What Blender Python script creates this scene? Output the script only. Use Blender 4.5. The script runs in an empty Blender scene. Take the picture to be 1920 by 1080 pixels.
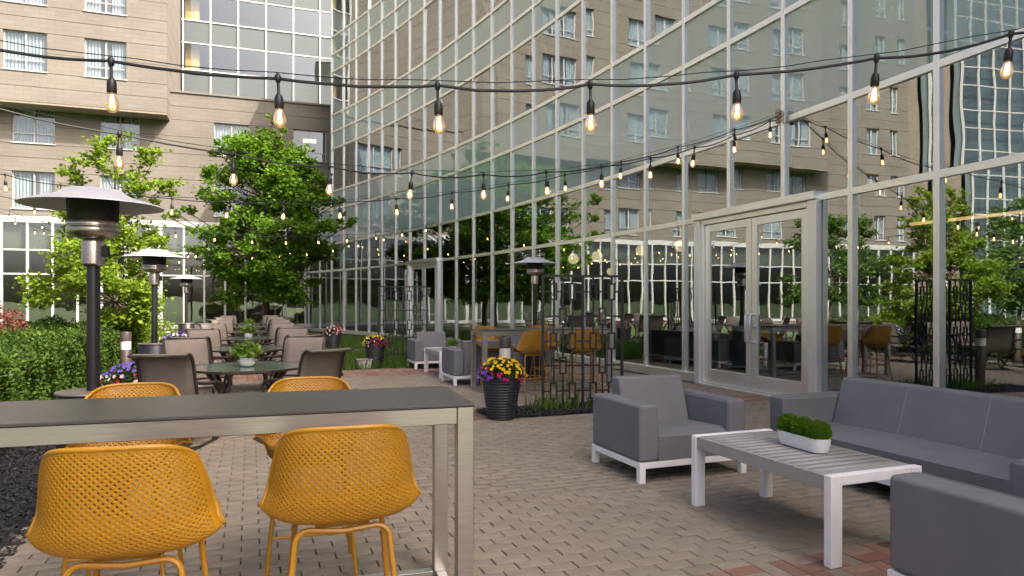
import bpy, math, random
import numpy as np
from mathutils import Vector, Matrix

random.seed(7)
rng = np.random.default_rng(7)
R = math.radians
sc = bpy.context.scene
col = sc.collection

# ------------------------------------------------------------------ camera, sky, sun, exposure
cam_d = bpy.data.cameras.new('camera')
cam = bpy.data.objects.new('camera', cam_d)
col.objects.link(cam)
cam.location = (0, 0, 1.5)
cam.rotation_euler = (R(90), 0, 0)
cam_d.lens = 24.0
cam_d.sensor_width = 36.0
cam_d.shift_y = 26 / 1920
cam_d.clip_end = 2000
sc.camera = cam

SUN_DIR = Vector((0.879 * math.cos(R(44)), -0.477 * math.cos(R(44)), math.sin(R(44)))).normalized()
world = bpy.data.worlds.new('World')
sc.world = world
world.use_nodes = True
wn = world.node_tree.nodes
bg = wn['Background']
sky = wn.new('ShaderNodeTexSky')
sky.sky_type = 'NISHITA'
sky.sun_disc = False
sky.sun_elevation = R(44)
sky.sun_rotation = math.atan2(SUN_DIR.x, SUN_DIR.y)
sky.air_density = 0.35
sky.dust_density = 8.0
sky.ozone_density = 0.0
world.node_tree.links.new(sky.outputs[0], bg.inputs[0])
bg.inputs[1].default_value = 0.15
sun_d = bpy.data.lights.new('sun', 'SUN')
sun_d.energy = 2.7
sun_d.angle = R(0.53)
sun_d.color = (1.0, 0.93, 0.82)
sun = bpy.data.objects.new('sun', sun_d)
col.objects.link(sun)
sun.rotation_euler = SUN_DIR.to_track_quat('Z', 'Y').to_euler()
sc.view_settings.view_transform = 'Standard'
sc.view_settings.look = 'None'
sc.view_settings.exposure = 1.82
sc.view_settings.gamma = 1
sc.view_settings.use_curve_mapping = False
sc.render.engine = 'CYCLES'
sc.cycles.use_denoising = True
sc.cycles.max_bounces = 8
sc.cycles.transparent_max_bounces = 12
sc.cycles.sample_clamp_indirect = 4.0
sc.cycles.caustics_reflective = False
sc.cycles.caustics_refractive = False


# ------------------------------------------------------------------ helpers
class MB:
    """collects shapes, then links them as ONE mesh object"""
    def __init__(self):
        self.v = []
        self.f = []

    def add(self, vs, fs):
        o = len(self.v)
        self.v.extend([tuple(q) for q in vs])
        self.f.extend([tuple(i + o for i in q) for q in fs])
        return self

    def box(self, x0, x1, y0, y1, z0, z1, M=None):
        vs = [Vector((x, y, z)) for z in (z0, z1) for y in (y0, y1) for x in (x0, x1)]
        if M is not None:
            vs = [M @ q for q in vs]
        return self.add(vs, [(0, 2, 3, 1), (4, 5, 7, 6), (0, 1, 5, 4), (2, 6, 7, 3), (0, 4, 6, 2), (1, 3, 7, 5)])

    def prism(self, poly, z0, z1):
        n = len(poly)
        vs = [(x, y, z0) for x, y in poly] + [(x, y, z1) for x, y in poly]
        fs = [tuple(range(n - 1, -1, -1)), tuple(range(n, 2 * n))]
        fs += [(i, (i + 1) % n, (i + 1) % n + n, i + n) for i in range(n)]
        return self.add(vs, fs)

    def lathe(self, prof, seg=24, c=(0, 0, 0), M=None, wob=None):
        vs, fs = [], []
        n = len(prof)
        for k in range(seg):
            a = 2 * math.pi * k / seg
            for j, (r, z) in enumerate(prof):
                q = Vector((c[0] + r * math.cos(a), c[1] + r * math.sin(a), c[2] + z))
                vs.append(M @ q if M is not None else q)
        for k in range(seg):
            k2 = (k + 1) % seg
            for j in range(n - 1):
                fs.append((k * n + j, k2 * n + j, k2 * n + j + 1, k * n + j + 1))
        if prof[0][0] > 1e-4:
            fs.append(tuple(k * n for k in range(seg - 1, -1, -1)))
        if prof[-1][0] > 1e-4:
            fs.append(tuple(k * n + n - 1 for k in range(seg)))
        return self.add(vs, fs)

    def tube(self, pts, r, seg=8, closed=False, cap=True):
        pts = [Vector(q) for q in pts]
        n = len(pts)
        rr = r if hasattr(r, '__len__') else [r] * n
        tan = []
        for i in range(n):
            if closed:
                t = pts[(i + 1) % n] - pts[i - 1]
            else:
                t = pts[min(i + 1, n - 1)] - pts[max(i - 1, 0)]
            tan.append(t.normalized() if t.length > 1e-9 else Vector((0, 0, 1)))
        ref = Vector((0, 0, 1)) if abs(tan[0].z) < .9 else Vector((1, 0, 0))
        nrm = (ref - tan[0] * ref.dot(tan[0])).normalized()
        vs, fs = [], []
        for i in range(n):
            nrm = nrm - tan[i] * nrm.dot(tan[i])
            if nrm.length < 1e-6:
                nrm = tan[i].orthogonal()
            nrm.normalize()
            b = tan[i].cross(nrm)
            for k in range(seg):
                a = 2 * math.pi * k / seg
                vs.append(pts[i] + (nrm * math.cos(a) + b * math.sin(a)) * rr[i])
        m = n if closed else n - 1
        for i in range(m):
            i2 = (i + 1) % n
            for k in range(seg):
                k2 = (k + 1) % seg
                fs.append((i * seg + k, i * seg + k2, i2 * seg + k2, i2 * seg + k))
        if cap and not closed:
            fs.append(tuple(range(seg - 1, -1, -1)))
            fs.append(tuple((n - 1) * seg + k for k in range(seg)))
        return self.add(vs, fs)

    def mesh(self, name, mat=None, smooth=False):
        me = bpy.data.meshes.new(name)
        me.from_pydata([tuple(q) for q in self.v], [], self.f)
        if mat is not None:
            me.materials.append(mat)
        if smooth:
            me.polygons.foreach_set('use_smooth', [True] * len(me.polygons))
        me.update()
        return me

    def build(self, name, mat, parent=None, loc=None, rz=None, smooth=False, bevel=0, bseg=2):
        return link(name, self.mesh(name, mat, smooth), parent, loc, rz, bevel, bseg, smooth)


def link(name, me, parent=None, loc=None, rz=None, bevel=0, bseg=2, smooth=False):
    o = bpy.data.objects.new(name, me)
    col.objects.link(o)
    if parent is not None:
        o.parent = parent
    if loc is not None:
        o.location = loc
    if rz is not None:
        o.rotation_euler = (0, 0, rz)
    if bevel:
        m = o.modifiers.new('bevel', 'BEVEL')
        m.width = bevel
        m.segments = bseg
        m.limit_method = 'ANGLE'
        m.angle_limit = R(40)
        me.polygons.foreach_set('use_smooth', [True] * len(me.polygons))
        m.harden_normals = True
    elif smooth:
        try:
            me.set_sharp_from_angle(angle=R(45))
        except Exception:
            pass
    return o


def thing(name, label, cat, loc=(0, 0, 0), rz=0.0, group=None):
    o = bpy.data.objects.new(name, None)
    col.objects.link(o)
    o.location = loc
    o.rotation_euler = (0, 0, rz)
    return tag(o, label, cat, group)


def tag(o, label=None, cat=None, group=None, kind=None):
    if label:
        o['label'] = label
    if cat:
        o['category'] = cat
    if group:
        o['group'] = group
    if kind:
        o['kind'] = kind
    return o


KIDS = {}


def copy_tree(o, loc, rz, label, group=None, scale=None):
    r = o.copy()
    col.objects.link(r)
    r.location = loc
    r.rotation_euler = (0, 0, rz)
    r['label'] = label
    if group:
        r['group'] = group
    if scale:
        r.scale = (scale,) * 3
    for ch in [c for c in bpy.data.objects if c.parent == o] if o not in KIDS else KIDS[o]:
        c = ch.copy()
        col.objects.link(c)
        c.parent = r
        for g in ch.children:
            d = g.copy()
            col.objects.link(d)
            d.parent = c
    return r


def numpy_mesh(name, V, F, mat):
    """V (n,3), F (m,k) all faces with k corners"""
    me = bpy.data.meshes.new(name)
    k = F.shape[1]
    me.vertices.add(len(V))
    me.vertices.foreach_set('co', np.asarray(V, dtype=np.float32).ravel())
    me.loops.add(F.size)
    me.loops.foreach_set('vertex_index', F.astype(np.int32).ravel())
    me.polygons.add(len(F))
    me.polygons.foreach_set('loop_start', np.arange(0, F.size, k, dtype=np.int32))
    me.update(calc_edges=True)
    me.validate()
    if mat is not None:
        me.materials.append(mat)
    return me


# grid frame of the paving: p along the courses, q away from the camera
GA = R(21)
E1 = Vector((math.cos(GA), math.sin(GA), 0))
E2 = Vector((-math.sin(GA), math.cos(GA), 0))


def G(p, q, z=0.0):
    return Vector((p * E1.x + q * E2.x, p * E1.y + q * E2.y, z))


# ------------------------------------------------------------------ materials
def new_mat(name):
    m = bpy.data.materials.new(name)
    m.use_nodes = True
    return m, m.node_tree.nodes, m.node_tree.links


def N(nodes, t, **kw):
    n = nodes.new(t)
    for k, v in kw.items():
        setattr(n, k, v)
    return n


def pm(name, base, rough=.6, metal=0.0, var=0.12, scale=6.0, bump=0.0, bscale=60.0, spec=.5, obj_var=0.0, hue=None,
       island=0.0, coords='Object', stretch=None, rvar=0.0, wrinkle=0.0, stain=0.0):
    """principled material with procedural colour variation, fine relief and roughness variation"""
    m, nd, ln = new_mat(name)
    b = nd['Principled BSDF']
    b.inputs['Roughness'].default_value = rough
    b.inputs['Metallic'].default_value = metal
    b.inputs['Specular IOR Level'].default_value = spec
    tc = N(nd, 'ShaderNodeTexCoord')
    vec = tc.outputs[coords]
    if stretch:
        mp = N(nd, 'ShaderNodeMapping')
        mp.inputs['Scale'].default_value = stretch
        ln.new(vec, mp.inputs[0])
        vec = mp.outputs[0]
    no = N(nd, 'ShaderNodeTexNoise')
    no.inputs['Scale'].default_value = scale
    no.inputs['Detail'].default_value = 5
    ln.new(vec, no.inputs['Vector'])
    mr = N(nd, 'ShaderNodeMapRange')
    mr.inputs['From Min'].default_value = .3
    mr.inputs['From Max'].default_value = .7
    mr.inputs['To Min'].default_value = 1 - var
    mr.inputs['To Max'].default_value = 1 + var
    ln.new(no.outputs['Fac'], mr.inputs['Value'])
    fac = mr.outputs[0]

    def mul(src, amount):
        nonlocal fac
        r2 = N(nd, 'ShaderNodeMapRange')
        r2.inputs['To Min'].default_value = 1 - amount
        r2.inputs['To Max'].default_value = 1 + amount
        ln.new(src, r2.inputs['Value'])
        mm = N(nd, 'ShaderNodeMath', operation='MULTIPLY')
        ln.new(fac, mm.inputs[0])
        ln.new(r2.outputs[0], mm.inputs[1])
        fac = mm.outputs[0]
    if stain:                                # weathering that runs across the pieces, in place coordinates
        gp = N(nd, 'ShaderNodeNewGeometry')
        ns = N(nd, 'ShaderNodeTexNoise')
        ns.inputs['Scale'].default_value = .8
        ns.inputs['Detail'].default_value = 7
        ns.inputs['Roughness'].default_value = .65
        ln.new(gp.outputs['Position'], ns.inputs['Vector'])
        rs_ = N(nd, 'ShaderNodeMapRange')
        rs_.inputs['From Min'].default_value = .32
        rs_.inputs['From Max'].default_value = .68
        ln.new(ns.outputs['Fac'], rs_.inputs['Value'])
        mul(rs_.outputs[0], stain)
    rnd = None
    if obj_var:
        oi = N(nd, 'ShaderNodeObjectInfo')
        rnd = oi.outputs['Random']
        mul(rnd, obj_var)
    if island:
        gi = N(nd, 'ShaderNodeNewGeometry')
        rnd = gi.outputs['Random Per Island']
        mul(rnd, island)
    vm = N(nd, 'ShaderNodeVectorMath', operation='SCALE')
    if hue is not None and rnd is not None:
        mx = N(nd, 'ShaderNodeMix', data_type='RGBA')
        mx.inputs['A'].default_value = (*base, 1)
        mx.inputs['B'].default_value = (*hue, 1)
        wn2 = N(nd, 'ShaderNodeMath', operation='FRACT')
        m7 = N(nd, 'ShaderNodeMath', operation='MULTIPLY')
        m7.inputs[1].default_value = 7.13
        ln.new(rnd, m7.inputs[0])
        ln.new(m7.outputs[0], wn2.inputs[0])
        ln.new(wn2.outputs[0], mx.inputs['Factor'])
        ln.new(mx.outputs['Result'], vm.inputs[0])
    else:
        vm.inputs[0].default_value = base
    ln.new(fac, vm.inputs['Scale'])
    ln.new(vm.outputs[0], b.inputs['Base Color'])
    if rvar:
        r3 = N(nd, 'ShaderNodeMapRange')
        r3.inputs['To Min'].default_value = max(0, rough - rvar)
        r3.inputs['To Max'].default_value = min(1, rough + rvar)
        ln.new(no.outputs['Fac'], r3.inputs['Value'])
        ln.new(r3.outputs[0], b.inputs['Roughness'])
    if bump:
        n2 = N(nd, 'ShaderNodeTexNoise')
        n2.inputs['Scale'].default_value = bscale
        n2.inputs['Detail'].default_value = 4
        ln.new(vec, n2.inputs['Vector'])
        bp = N(nd, 'ShaderNodeBump')
        bp.inputs['Strength'].default_value = bump
        bp.inputs['Distance'].default_value = .01
        ln.new(n2.outputs['Fac'], bp.inputs['Height'])
        if wrinkle:
            n3 = N(nd, 'ShaderNodeTexNoise')
            n3.inputs['Scale'].default_value = 4.5
            n3.inputs['Detail'].default_value = 2
            n3.inputs['Distortion'].default_value = 1.2
            ln.new(vec, n3.inputs['Vector'])
            b2 = N(nd, 'ShaderNodeBump')
            b2.inputs['Strength'].default_value = wrinkle
            b2.inputs['Distance'].default_value = .02
            ln.new(n3.outputs['Fac'], b2.inputs['Height'])
            ln.new(b2.outputs[0], bp.inputs['Normal'])
        ln.new(bp.outputs[0], b.inputs['Normal'])
    return m


def glass_mat(name, tint, refl_min, wob=.0016, wscale=1.3, gloss=(.88, .95, .97), refl_max=1.0):
    m, nd, ln = new_mat(name)
    nd.remove(nd['Principled BSDF'])
    out = nd['Material Output']
    tr = N(nd, 'ShaderNodeBsdfTransparent')
    tr.inputs[0].default_value = (*tint, 1)
    gl = N(nd, 'ShaderNodeBsdfGlossy')
    gl.inputs['Color'].default_value = (*gloss, 1)
    gl.inputs['Roughness'].default_value = 0.0
    fr = N(nd, 'ShaderNodeFresnel')
    fr.inputs['IOR'].default_value = 1.5
    mr = N(nd, 'ShaderNodeMapRange')
    mr.inputs['From Min'].default_value = .04
    mr.inputs['From Max'].default_value = 1
    mr.inputs['To Min'].default_value = refl_min
    mr.inputs['To Max'].default_value = refl_max
    ln.new(fr.outputs[0], mr.inputs['Value'])
    ge = N(nd, 'ShaderNodeNewGeometry')      # a pane mirrors on its outer skin only; the inner skin lets light out
    iv = N(nd, 'ShaderNodeMath', operation='SUBTRACT')
    iv.inputs[0].default_value = 1
    ln.new(ge.outputs['Backfacing'], iv.inputs[1])
    fm = N(nd, 'ShaderNodeMath', operation='MULTIPLY')
    ln.new(mr.outputs[0], fm.inputs[0])
    ln.new(iv.outputs[0], fm.inputs[1])
    mx = N(nd, 'ShaderNodeMixShader')
    ln.new(fm.outputs[0], mx.inputs[0])
    ln.new(tr.outputs[0], mx.inputs[1])
    ln.new(gl.outputs[0], mx.inputs[2])
    ln.new(mx.outputs[0], out.inputs[0])
    if wob:
        tc = N(nd, 'ShaderNodeTexCoord')
        oi = N(nd, 'ShaderNodeObjectInfo')
        ad = N(nd, 'ShaderNodeVectorMath', operation='ADD')
        ml = N(nd, 'ShaderNodeMath', operation='MULTIPLY')
        ml.inputs[1].default_value = 50
        ln.new(oi.outputs['Random'], ml.inputs[0])
        ln.new(tc.outputs['Object'], ad.inputs[0])
        ln.new(ml.outputs[0], ad.inputs[1])
        no = N(nd, 'ShaderNodeTexNoise')
        no.inputs['Scale'].default_value = wscale
        no.inputs['Detail'].default_value = 1.0
        ln.new(ad.outputs[0], no.inputs['Vector'])
        bp = N(nd, 'ShaderNodeBump')
        bp.inputs['Strength'].default_value = 1.0
        bp.inputs['Distance'].default_value = wob
        ln.new(no.outputs['Fac'], bp.inputs['Height'])
        ln.new(bp.outputs[0], gl.inputs['Normal'])
    return m


def leaf_mat(name, base, hue, trans=.35, rough=.6, island=.35):
    m = pm(name, base, rough=rough, var=.1, scale=.8, island=island, hue=hue, spec=.12)
    nd, ln = m.node_tree.nodes, m.node_tree.links
    b = nd['Principled BSDF']
    src = b.inputs['Base Color'].links[0].from_socket
    tl = N(nd, 'ShaderNodeBsdfTranslucent')
    sc2 = N(nd, 'ShaderNodeVectorMath', operation='MULTIPLY')
    sc2.inputs[1].default_value = (1.5, 1.5, .7)
    ln.new(src, sc2.inputs[0])
    ln.new(sc2.outputs[0], tl.inputs[0])
    mx = N(nd, 'ShaderNodeMixShader')
    mx.inputs[0].default_value = trans
    ln.new(b.outputs[0], mx.inputs[1])
    ln.new(tl.outputs[0], mx.inputs[2])
    ln.new(mx.outputs[0], nd['Material Output'].inputs[0])
    return m


def emit_mat(name, color, strength):
    m, nd, ln = new_mat(name)
    nd.remove(nd['Principled BSDF'])
    e = N(nd, 'ShaderNodeEmission')
    e.inputs[0].default_value = (*color, 1)
    e.inputs[1].default_value = strength
    ln.new(e.outputs[0], nd['Material Output'].inputs[0])
    m.cycles.emission_sampling = 'NONE'
    return m


def stone_mat(name, base, mortar):
    """pale coursed block: blocks in (x, z) of the building's own frame"""
    m, nd, ln = new_mat(name)
    b = nd['Principled BSDF']
    b.inputs['Roughness'].default_value = .85
    b.inputs['Specular IOR Level'].default_value = .2
    tc = N(nd, 'ShaderNodeTexCoord')
    sp = N(nd, 'ShaderNodeSeparateXYZ')
    ln.new(tc.outputs['Object'], sp.inputs[0])
    ax = N(nd, 'ShaderNodeMath', operation='ADD')
    ln.new(sp.outputs[0], ax.inputs[0])
    ln.new(sp.outputs[1], ax.inputs[1])
    cb = N(nd, 'ShaderNodeCombineXYZ')
    ln.new(ax.outputs[0], cb.inputs[0])
    ln.new(sp.outputs[2], cb.inputs[1])
    br = N(nd, 'ShaderNodeTexBrick')
    br.inputs['Scale'].default_value = 1.0
    br.inputs['Brick Width'].default_value = .6
    br.inputs['Row Height'].default_value = .2
    br.inputs['Mortar Size'].default_value = .006
    br.inputs['Mortar Smooth'].default_value = .3
    br.inputs['Bias'].default_value = .1
    br.inputs['Color1'].default_value = (*[c * 1.03 for c in base], 1)
    br.inputs['Color2'].default_value = (base[0] * .94, base[1] * .93, base[2] * .92, 1)
    br.inputs['Mortar'].default_value = (*mortar, 1)
    ln.new(cb.outputs[0], br.inputs['Vector'])
    no = N(nd, 'ShaderNodeTexNoise')
    no.inputs['Scale'].default_value = .5
    no.inputs['Detail'].default_value = 8
    ln.new(tc.outputs['Object'], no.inputs['Vector'])
    mr = N(nd, 'ShaderNodeMapRange')
    mr.inputs['From Min'].default_value = .3
    mr.inputs['From Max'].default_value = .7
    mr.inputs['To Min'].default_value = .9
    mr.inputs['To Max'].default_value = 1.06
    ln.new(no.outputs[0], mr.inputs[0])
    vm = N(nd, 'ShaderNodeVectorMath', operation='SCALE')
    ln.new(br.outputs['Color'], vm.inputs[0])
    ln.new(mr.outputs[0], vm.inputs['Scale'])
    ln.new(vm.outputs[0], b.inputs['Base Color'])
    bp = N(nd, 'ShaderNodeBump')
    bp.inputs['Strength'].default_value = .4
    bp.inputs['Distance'].default_value = .01
    bp.invert = True
    ln.new(br.outputs['Fac'], bp.inputs['Height'])
    ln.new(bp.outputs[0], b.inputs['Normal'])
    return m


M = {}
M['tan_brick'] = pm('tan_brick', (.28, .236, .178), .85, var=.10, scale=9, bump=.35, bscale=90, obj_var=.07, stain=.10, spec=.25, hue=(.262, .226, .175))
M['red_brick'] = pm('red_brick', (.29, .14, .10), .85, var=.12, scale=9, bump=.35, bscale=90, obj_var=.2, stain=.1, spec=.25, hue=(.27, .19, .145))
M['tan_field'] = pm('tan_field', (.28, .236, .178), .85, var=.10, scale=9, bump=.35, bscale=90, island=.07, stain=.10, spec=.25, hue=(.262, .226, .175))
M['red_field'] = pm('red_field', (.29, .14, .10), .85, var=.12, scale=9, bump=.35, bscale=90, island=.2, stain=.1, spec=.25, hue=(.27, .19, .145))
M['joint'] = pm('joint_sand', (.05, .039, .03), .95, var=.3, scale=3, bump=.5, bscale=120)
M['soil'] = pm('lawn_soil', (.06, .09, .022), .95, var=.35, scale=1.2, bump=.6, bscale=40)
M['mulch'] = pm('mulch', (.016, .015, .016), .8, var=.4, scale=9, bump=.6, bscale=40)
M['chip'] = pm('mulch_chip', (.022, .020, .021), .75, var=.3, island=.6, scale=10)
M['concrete'] = pm('concrete', (.36, .30, .235), .9, var=.1, scale=2, bump=.2)
M['grass'] = leaf_mat('grass_blade', (.075, .15, .028), (.12, .18, .04), .3)
M['alu'] = pm('painted_aluminium', (.95, .94, .90), .42, metal=1.0, var=.04, scale=2, spec=.5, rvar=.06)
M['portal'] = pm('portal_aluminium', (.88, .875, .86), .34, metal=.6, var=.04, scale=2, rvar=.06)
M['white_frame'] = pm('white_frame', (.42, .415, .40), .45, var=.05, scale=3)
M['glass'] = glass_mat('curtain_wall_glass', (.74, .80, .78), .40, wob=.0011)
M['spandrel'] = None
M['bldg_glass'] = glass_mat('hotel_window_glass', (.92, .94, .945), .14, wob=.002)
M['gf_glass'] = glass_mat('lobby_glass', (.74, .76, .70), .26, wob=.002)
M['stone'] = stone_mat('pale_stone', (.170, .153, .131), (.118, .103, .087))
M['core'] = pm('wall_core', (.10, .085, .07), .9)
M['soffit'] = pm('soffit', (.20, .165, .13), .8)
M['curtain'] = pm('curtain_cloth', (.27, .305, .315), .9, var=.06, scale=3, stretch=(9, 9, .15))
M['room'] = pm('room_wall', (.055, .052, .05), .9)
M['room_light'] = pm('room_ceiling', (.24, .255, .27), .9)
M['gf_room'] = pm('ground_floor_room', (.20, .21, .15), .9, var=.15, scale=1)
M['drape_grey'] = pm('grey_drapes', (.085, .11, .115), .9, var=.5, scale=.7, stretch=(2, 1, .25))
M['gold_wall'] = pm('ochre_wall', (.50, .32, .08), .8)
M['fabric'] = pm('grey_outdoor_fabric', (.188, .186, .193), .85, var=.06, scale=4, bump=.25, bscale=420, spec=.2, wrinkle=.22)
M['seam'] = pm('fabric_seam', (.26, .255, .26), .8)
M['white_metal'] = pm('white_powder_coat', (.90, .88, .86), .45, var=.05, scale=5, rvar=.1)
M['slat'] = pm('grey_slat', (.36, .345, .32), .55, var=.06, scale=4)
M['yellow'] = pm('yellow_plastic', (.375, .180, .009), .42, var=.05, scale=6, rvar=.08)
M['yellow_metal'] = pm('yellow_steel_tube', (.375, .180, .014), .38, var=.05, scale=6)
M['steel'] = pm('brushed_steel', (.50, .475, .44), .34, metal=.9, var=.1, scale=5, stretch=(1, 1, 30), rvar=.08)
M['bar_top'] = pm('charcoal_laminate', (.052, .050, .050), .34, var=.1, scale=3, rvar=.05)
M['planter'] = pm('black_resin', (.017, .018, .021), .5, var=.15, scale=5)
M['black'] = pm('black_metal', (.012, .012, .013), .42, var=.15, scale=6)
M['black_pole'] = pm('black_pole_paint', (.016, .016, .018), .3, var=.1)
M['cable'] = pm('black_rubber_cable', (.010, .010, .011), .5, var=.1)
M['dome'] = pm('aluminium_dome', (.62, .62, .64), .36, metal=.55, var=.06, scale=4, rvar=.1)
M['heater_steel'] = pm('heater_steel', (.48, .42, .36), .28, metal=.9, var=.08, scale=4, rvar=.08)
M['emitter'] = pm('sooty_emitter', (.022, .017, .013), .6, metal=.3, var=.5, scale=14, bump=.4, bscale=120)
M['lid'] = pm('tank_lid', (.20, .175, .15), .5, metal=.5, var=.1)
M['sling'] = pm('taupe_sling', (.185, .155, .132), .8, var=.08, scale=5, bump=.2, bscale=350, spec=.2)
M['bronze'] = pm('bronze_metal', (.050, .040, .034), .42, metal=.4, var=.15)
M['table_glass'] = pm('obscure_table_glass', (.12, .15, .132), .10, var=.2, scale=5, bump=.25, bscale=28, spec=.8)
M['ceramic'] = pm('white_ceramic', (.78, .78, .76), .3, var=.03)
M['bark'] = pm('bark', (.085, .06, .042), .9, var=.3, scale=7, bump=.8, bscale=30, stretch=(1, 1, .25))
M['leaf_maple'] = leaf_mat('maple_leaf', (.075, .16, .013), (.125, .215, .024), .38)
M['leaf_young'] = leaf_mat('young_tree_leaf', (.135, .215, .018), (.19, .265, .034), .42)
M['leaf_hedge'] = leaf_mat('hedge_leaf', (.030, .064, .009), (.058, .095, .014), .25)
M['leaf_dark'] = leaf_mat('off_side_tree_leaf', (.055, .105, .018), (.08, .14, .028), .3)
M['leaf_red'] = leaf_mat('red_shrub_leaf', (.13, .028, .030), (.20, .06, .05), .25)
M['leaf_pot'] = leaf_mat('potted_leaf', (.16, .24, .035), (.10, .20, .03), .3)
M['leaf_moss'] = leaf_mat('moss_ball', (.085, .19, .010), (.13, .23, .018), .25)
M['leaf_flower'] = leaf_mat('flower_foliage', (.03, .07, .014), (.05, .10, .02), .25)
for nm, c in (('yellow', (.80, .52, .02)), ('magenta', (.50, .012, .16)), ('purple', (.18, .06, .42)), ('violet', (.17, .11, .50)),
              ('white', (.78, .72, .66)), ('red', (.42, .015, .03)), ('pink', (.62, .22, .28)), ('pale_pink', (.74, .52, .50))):
    M['fl_' + nm] = leaf_mat('petal_' + nm, c, tuple(min(1, x * 1.15) for x in c), .2)
M['fl_eye'] = pm('flower_eye', (.20, .10, .01), .8)
M['rust'] = pm('weathering_steel', (.17, .06, .03), .8, var=.25, scale=5)
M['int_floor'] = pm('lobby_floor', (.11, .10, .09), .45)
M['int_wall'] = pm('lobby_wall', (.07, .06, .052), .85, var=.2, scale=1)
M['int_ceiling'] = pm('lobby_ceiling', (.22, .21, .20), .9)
M['globe'] = emit_mat('globe_lamp', (1.0, .70, .40), .42)
M['line_lamp'] = emit_mat('line_lamp', (1.0, .55, .24), .5)
M['filament'] = emit_mat('filament', (1.0, .62, .25), 14)
M['recessed'] = emit_mat('recessed_lamp', (1.0, .62, .30), 1.4)
M['lens'] = pm('bollard_lens', (.62, .60, .57), .4, var=.08)
M['bollard'] = pm('bronze_bollard', (.055, .040, .033), .45, var=.1)
M['ceramic_insulator'] = pm('clay_insulator', (.42, .28, .20), .6, var=.2)


def make_spandrel():
    m = pm('spandrel_glass', (.36, .445, .43), .02, var=.06, scale=.6)
    nd, ln = m.node_tree.nodes, m.node_tree.links
    b = nd['Principled BSDF']
    b.inputs['Roughness'].default_value = .03
    b.inputs['Coat Weight'].default_value = 0
    gl = N(nd, 'ShaderNodeBsdfGlossy')
    gl.inputs['Color'].default_value = (.84, .93, .96, 1)
    gl.inputs['Roughness'].default_value = .0
    fr = N(nd, 'ShaderNodeFresnel')
    mr = N(nd, 'ShaderNodeMapRange')
    mr.inputs['From Min'].default_value = .04
    mr.inputs['To Min'].default_value = .14
    ln.new(fr.outputs[0], mr.inputs[0])
    mx = N(nd, 'ShaderNodeMixShader')
    ln.new(mr.outputs[0], mx.inputs[0])
    ln.new(b.outputs[0], mx.inputs[1])
    ln.new(gl.outputs[0], mx.inputs[2])
    ln.new(mx.outputs[0], nd['Material Output'].inputs[0])
    tc = N(nd, 'ShaderNodeTexCoord')
    no = N(nd, 'ShaderNodeTexNoise')
    no.inputs['Scale'].default_value = 1.3
    no.inputs['Detail'].default_value = 1
    oi = N(nd, 'ShaderNodeObjectInfo')
    ad = N(nd, 'ShaderNodeVectorMath', operation='ADD')
    ml = N(nd, 'ShaderNodeMath', operation='MULTIPLY')
    ml.inputs[1].default_value = 40
    ln.new(oi.outputs['Random'], ml.inputs[0])
    ln.new(tc.outputs['Object'], ad.inputs[0])
    ln.new(ml.outputs[0], ad.inputs[1])
    ln.new(ad.outputs[0], no.inputs['Vector'])
    bp = N(nd, 'ShaderNodeBump')
    bp.inputs['Distance'].default_value = .0011
    ln.new(no.outputs[0], bp.inputs['Height'])
    ln.new(bp.outputs[0], gl.inputs['Normal'])
    return m


M['spandrel'] = make_spandrel()


def make_bulb_glass():
    m, nd, ln = new_mat('amber_bulb_glass')
    nd.remove(nd['Principled BSDF'])
    tr = N(nd, 'ShaderNodeBsdfTransparent')
    tr.inputs[0].default_value = (.95, .72, .42, 1)
    gl = N(nd, 'ShaderNodeBsdfGlossy')
    gl.inputs['Roughness'].default_value = .02
    fr = N(nd, 'ShaderNodeFresnel')
    mx = N(nd, 'ShaderNodeMixShader')
    ln.new(fr.outputs[0], mx.inputs[0])
    ln.new(tr.outputs[0], mx.inputs[1])
    ln.new(gl.outputs[0], mx.inputs[2])
    em = N(nd, 'ShaderNodeEmission')
    em.inputs[0].default_value = (1.0, .50, .16, 1)
    em.inputs[1].default_value = .11
    ad = N(nd, 'ShaderNodeAddShader')
    ln.new(mx.outputs[0], ad.inputs[0])
    ln.new(em.outputs[0], ad.inputs[1])
    ln.new(ad.outputs[0], nd['Material Output'].inputs[0])
    m.cycles.emission_sampling = 'NONE'
    return m


M['bulb'] = make_bulb_glass()

# ------------------------------------------------------------------ curved curtain wall (arc fitted in plan)
AX, AY, ATH, AK, AP = 5.0604, 8.0909, 1.88032, 0.0135647, 1.3051


def arc(i, off=0.0, z=0.0):
    """point on the glass line at mullion number i; off > 0 towards the courtyard"""
    s = i * AP
    a = ATH + AK * s
    x = AX + (math.sin(a) - math.sin(ATH)) / AK
    y = AY - (math.cos(a) - math.cos(ATH)) / AK
    return Vector((x - math.sin(a) * off, y + math.cos(a) * off, z))


def arc_ang(i):
    return ATH + AK * i * AP


def wall_x(y):
    lo, hi = -14.0, 34.0
    for _ in range(40):
        mid = (lo + hi) / 2
        if arc(mid).y < y:
            lo = mid
        else:
            hi = mid
    return arc(lo).x


# ------------------------------------------------------------------ ground
g = MB()
g.add([(-400, -400, -.03), (400, -400, -.03), (400, 400, -.03), (-400, 400, -.03)], [(0, 1, 2, 3)])
tag(g.build('ground', M['soil']), kind='structure')

PATIO_P0 = -1.31


def in_patio(p, q):
    if p < PATIO_P0 or q < -1.5 or q > 27.5:
        return False
    if q > 15.3 and p > 1.5:
        return False
    if 2.9 < p < 6.2 and 8.2 < q < 9.05:
        return False
    w = G(p, q)
    return w.x < wall_x(w.y) - .12


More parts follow.
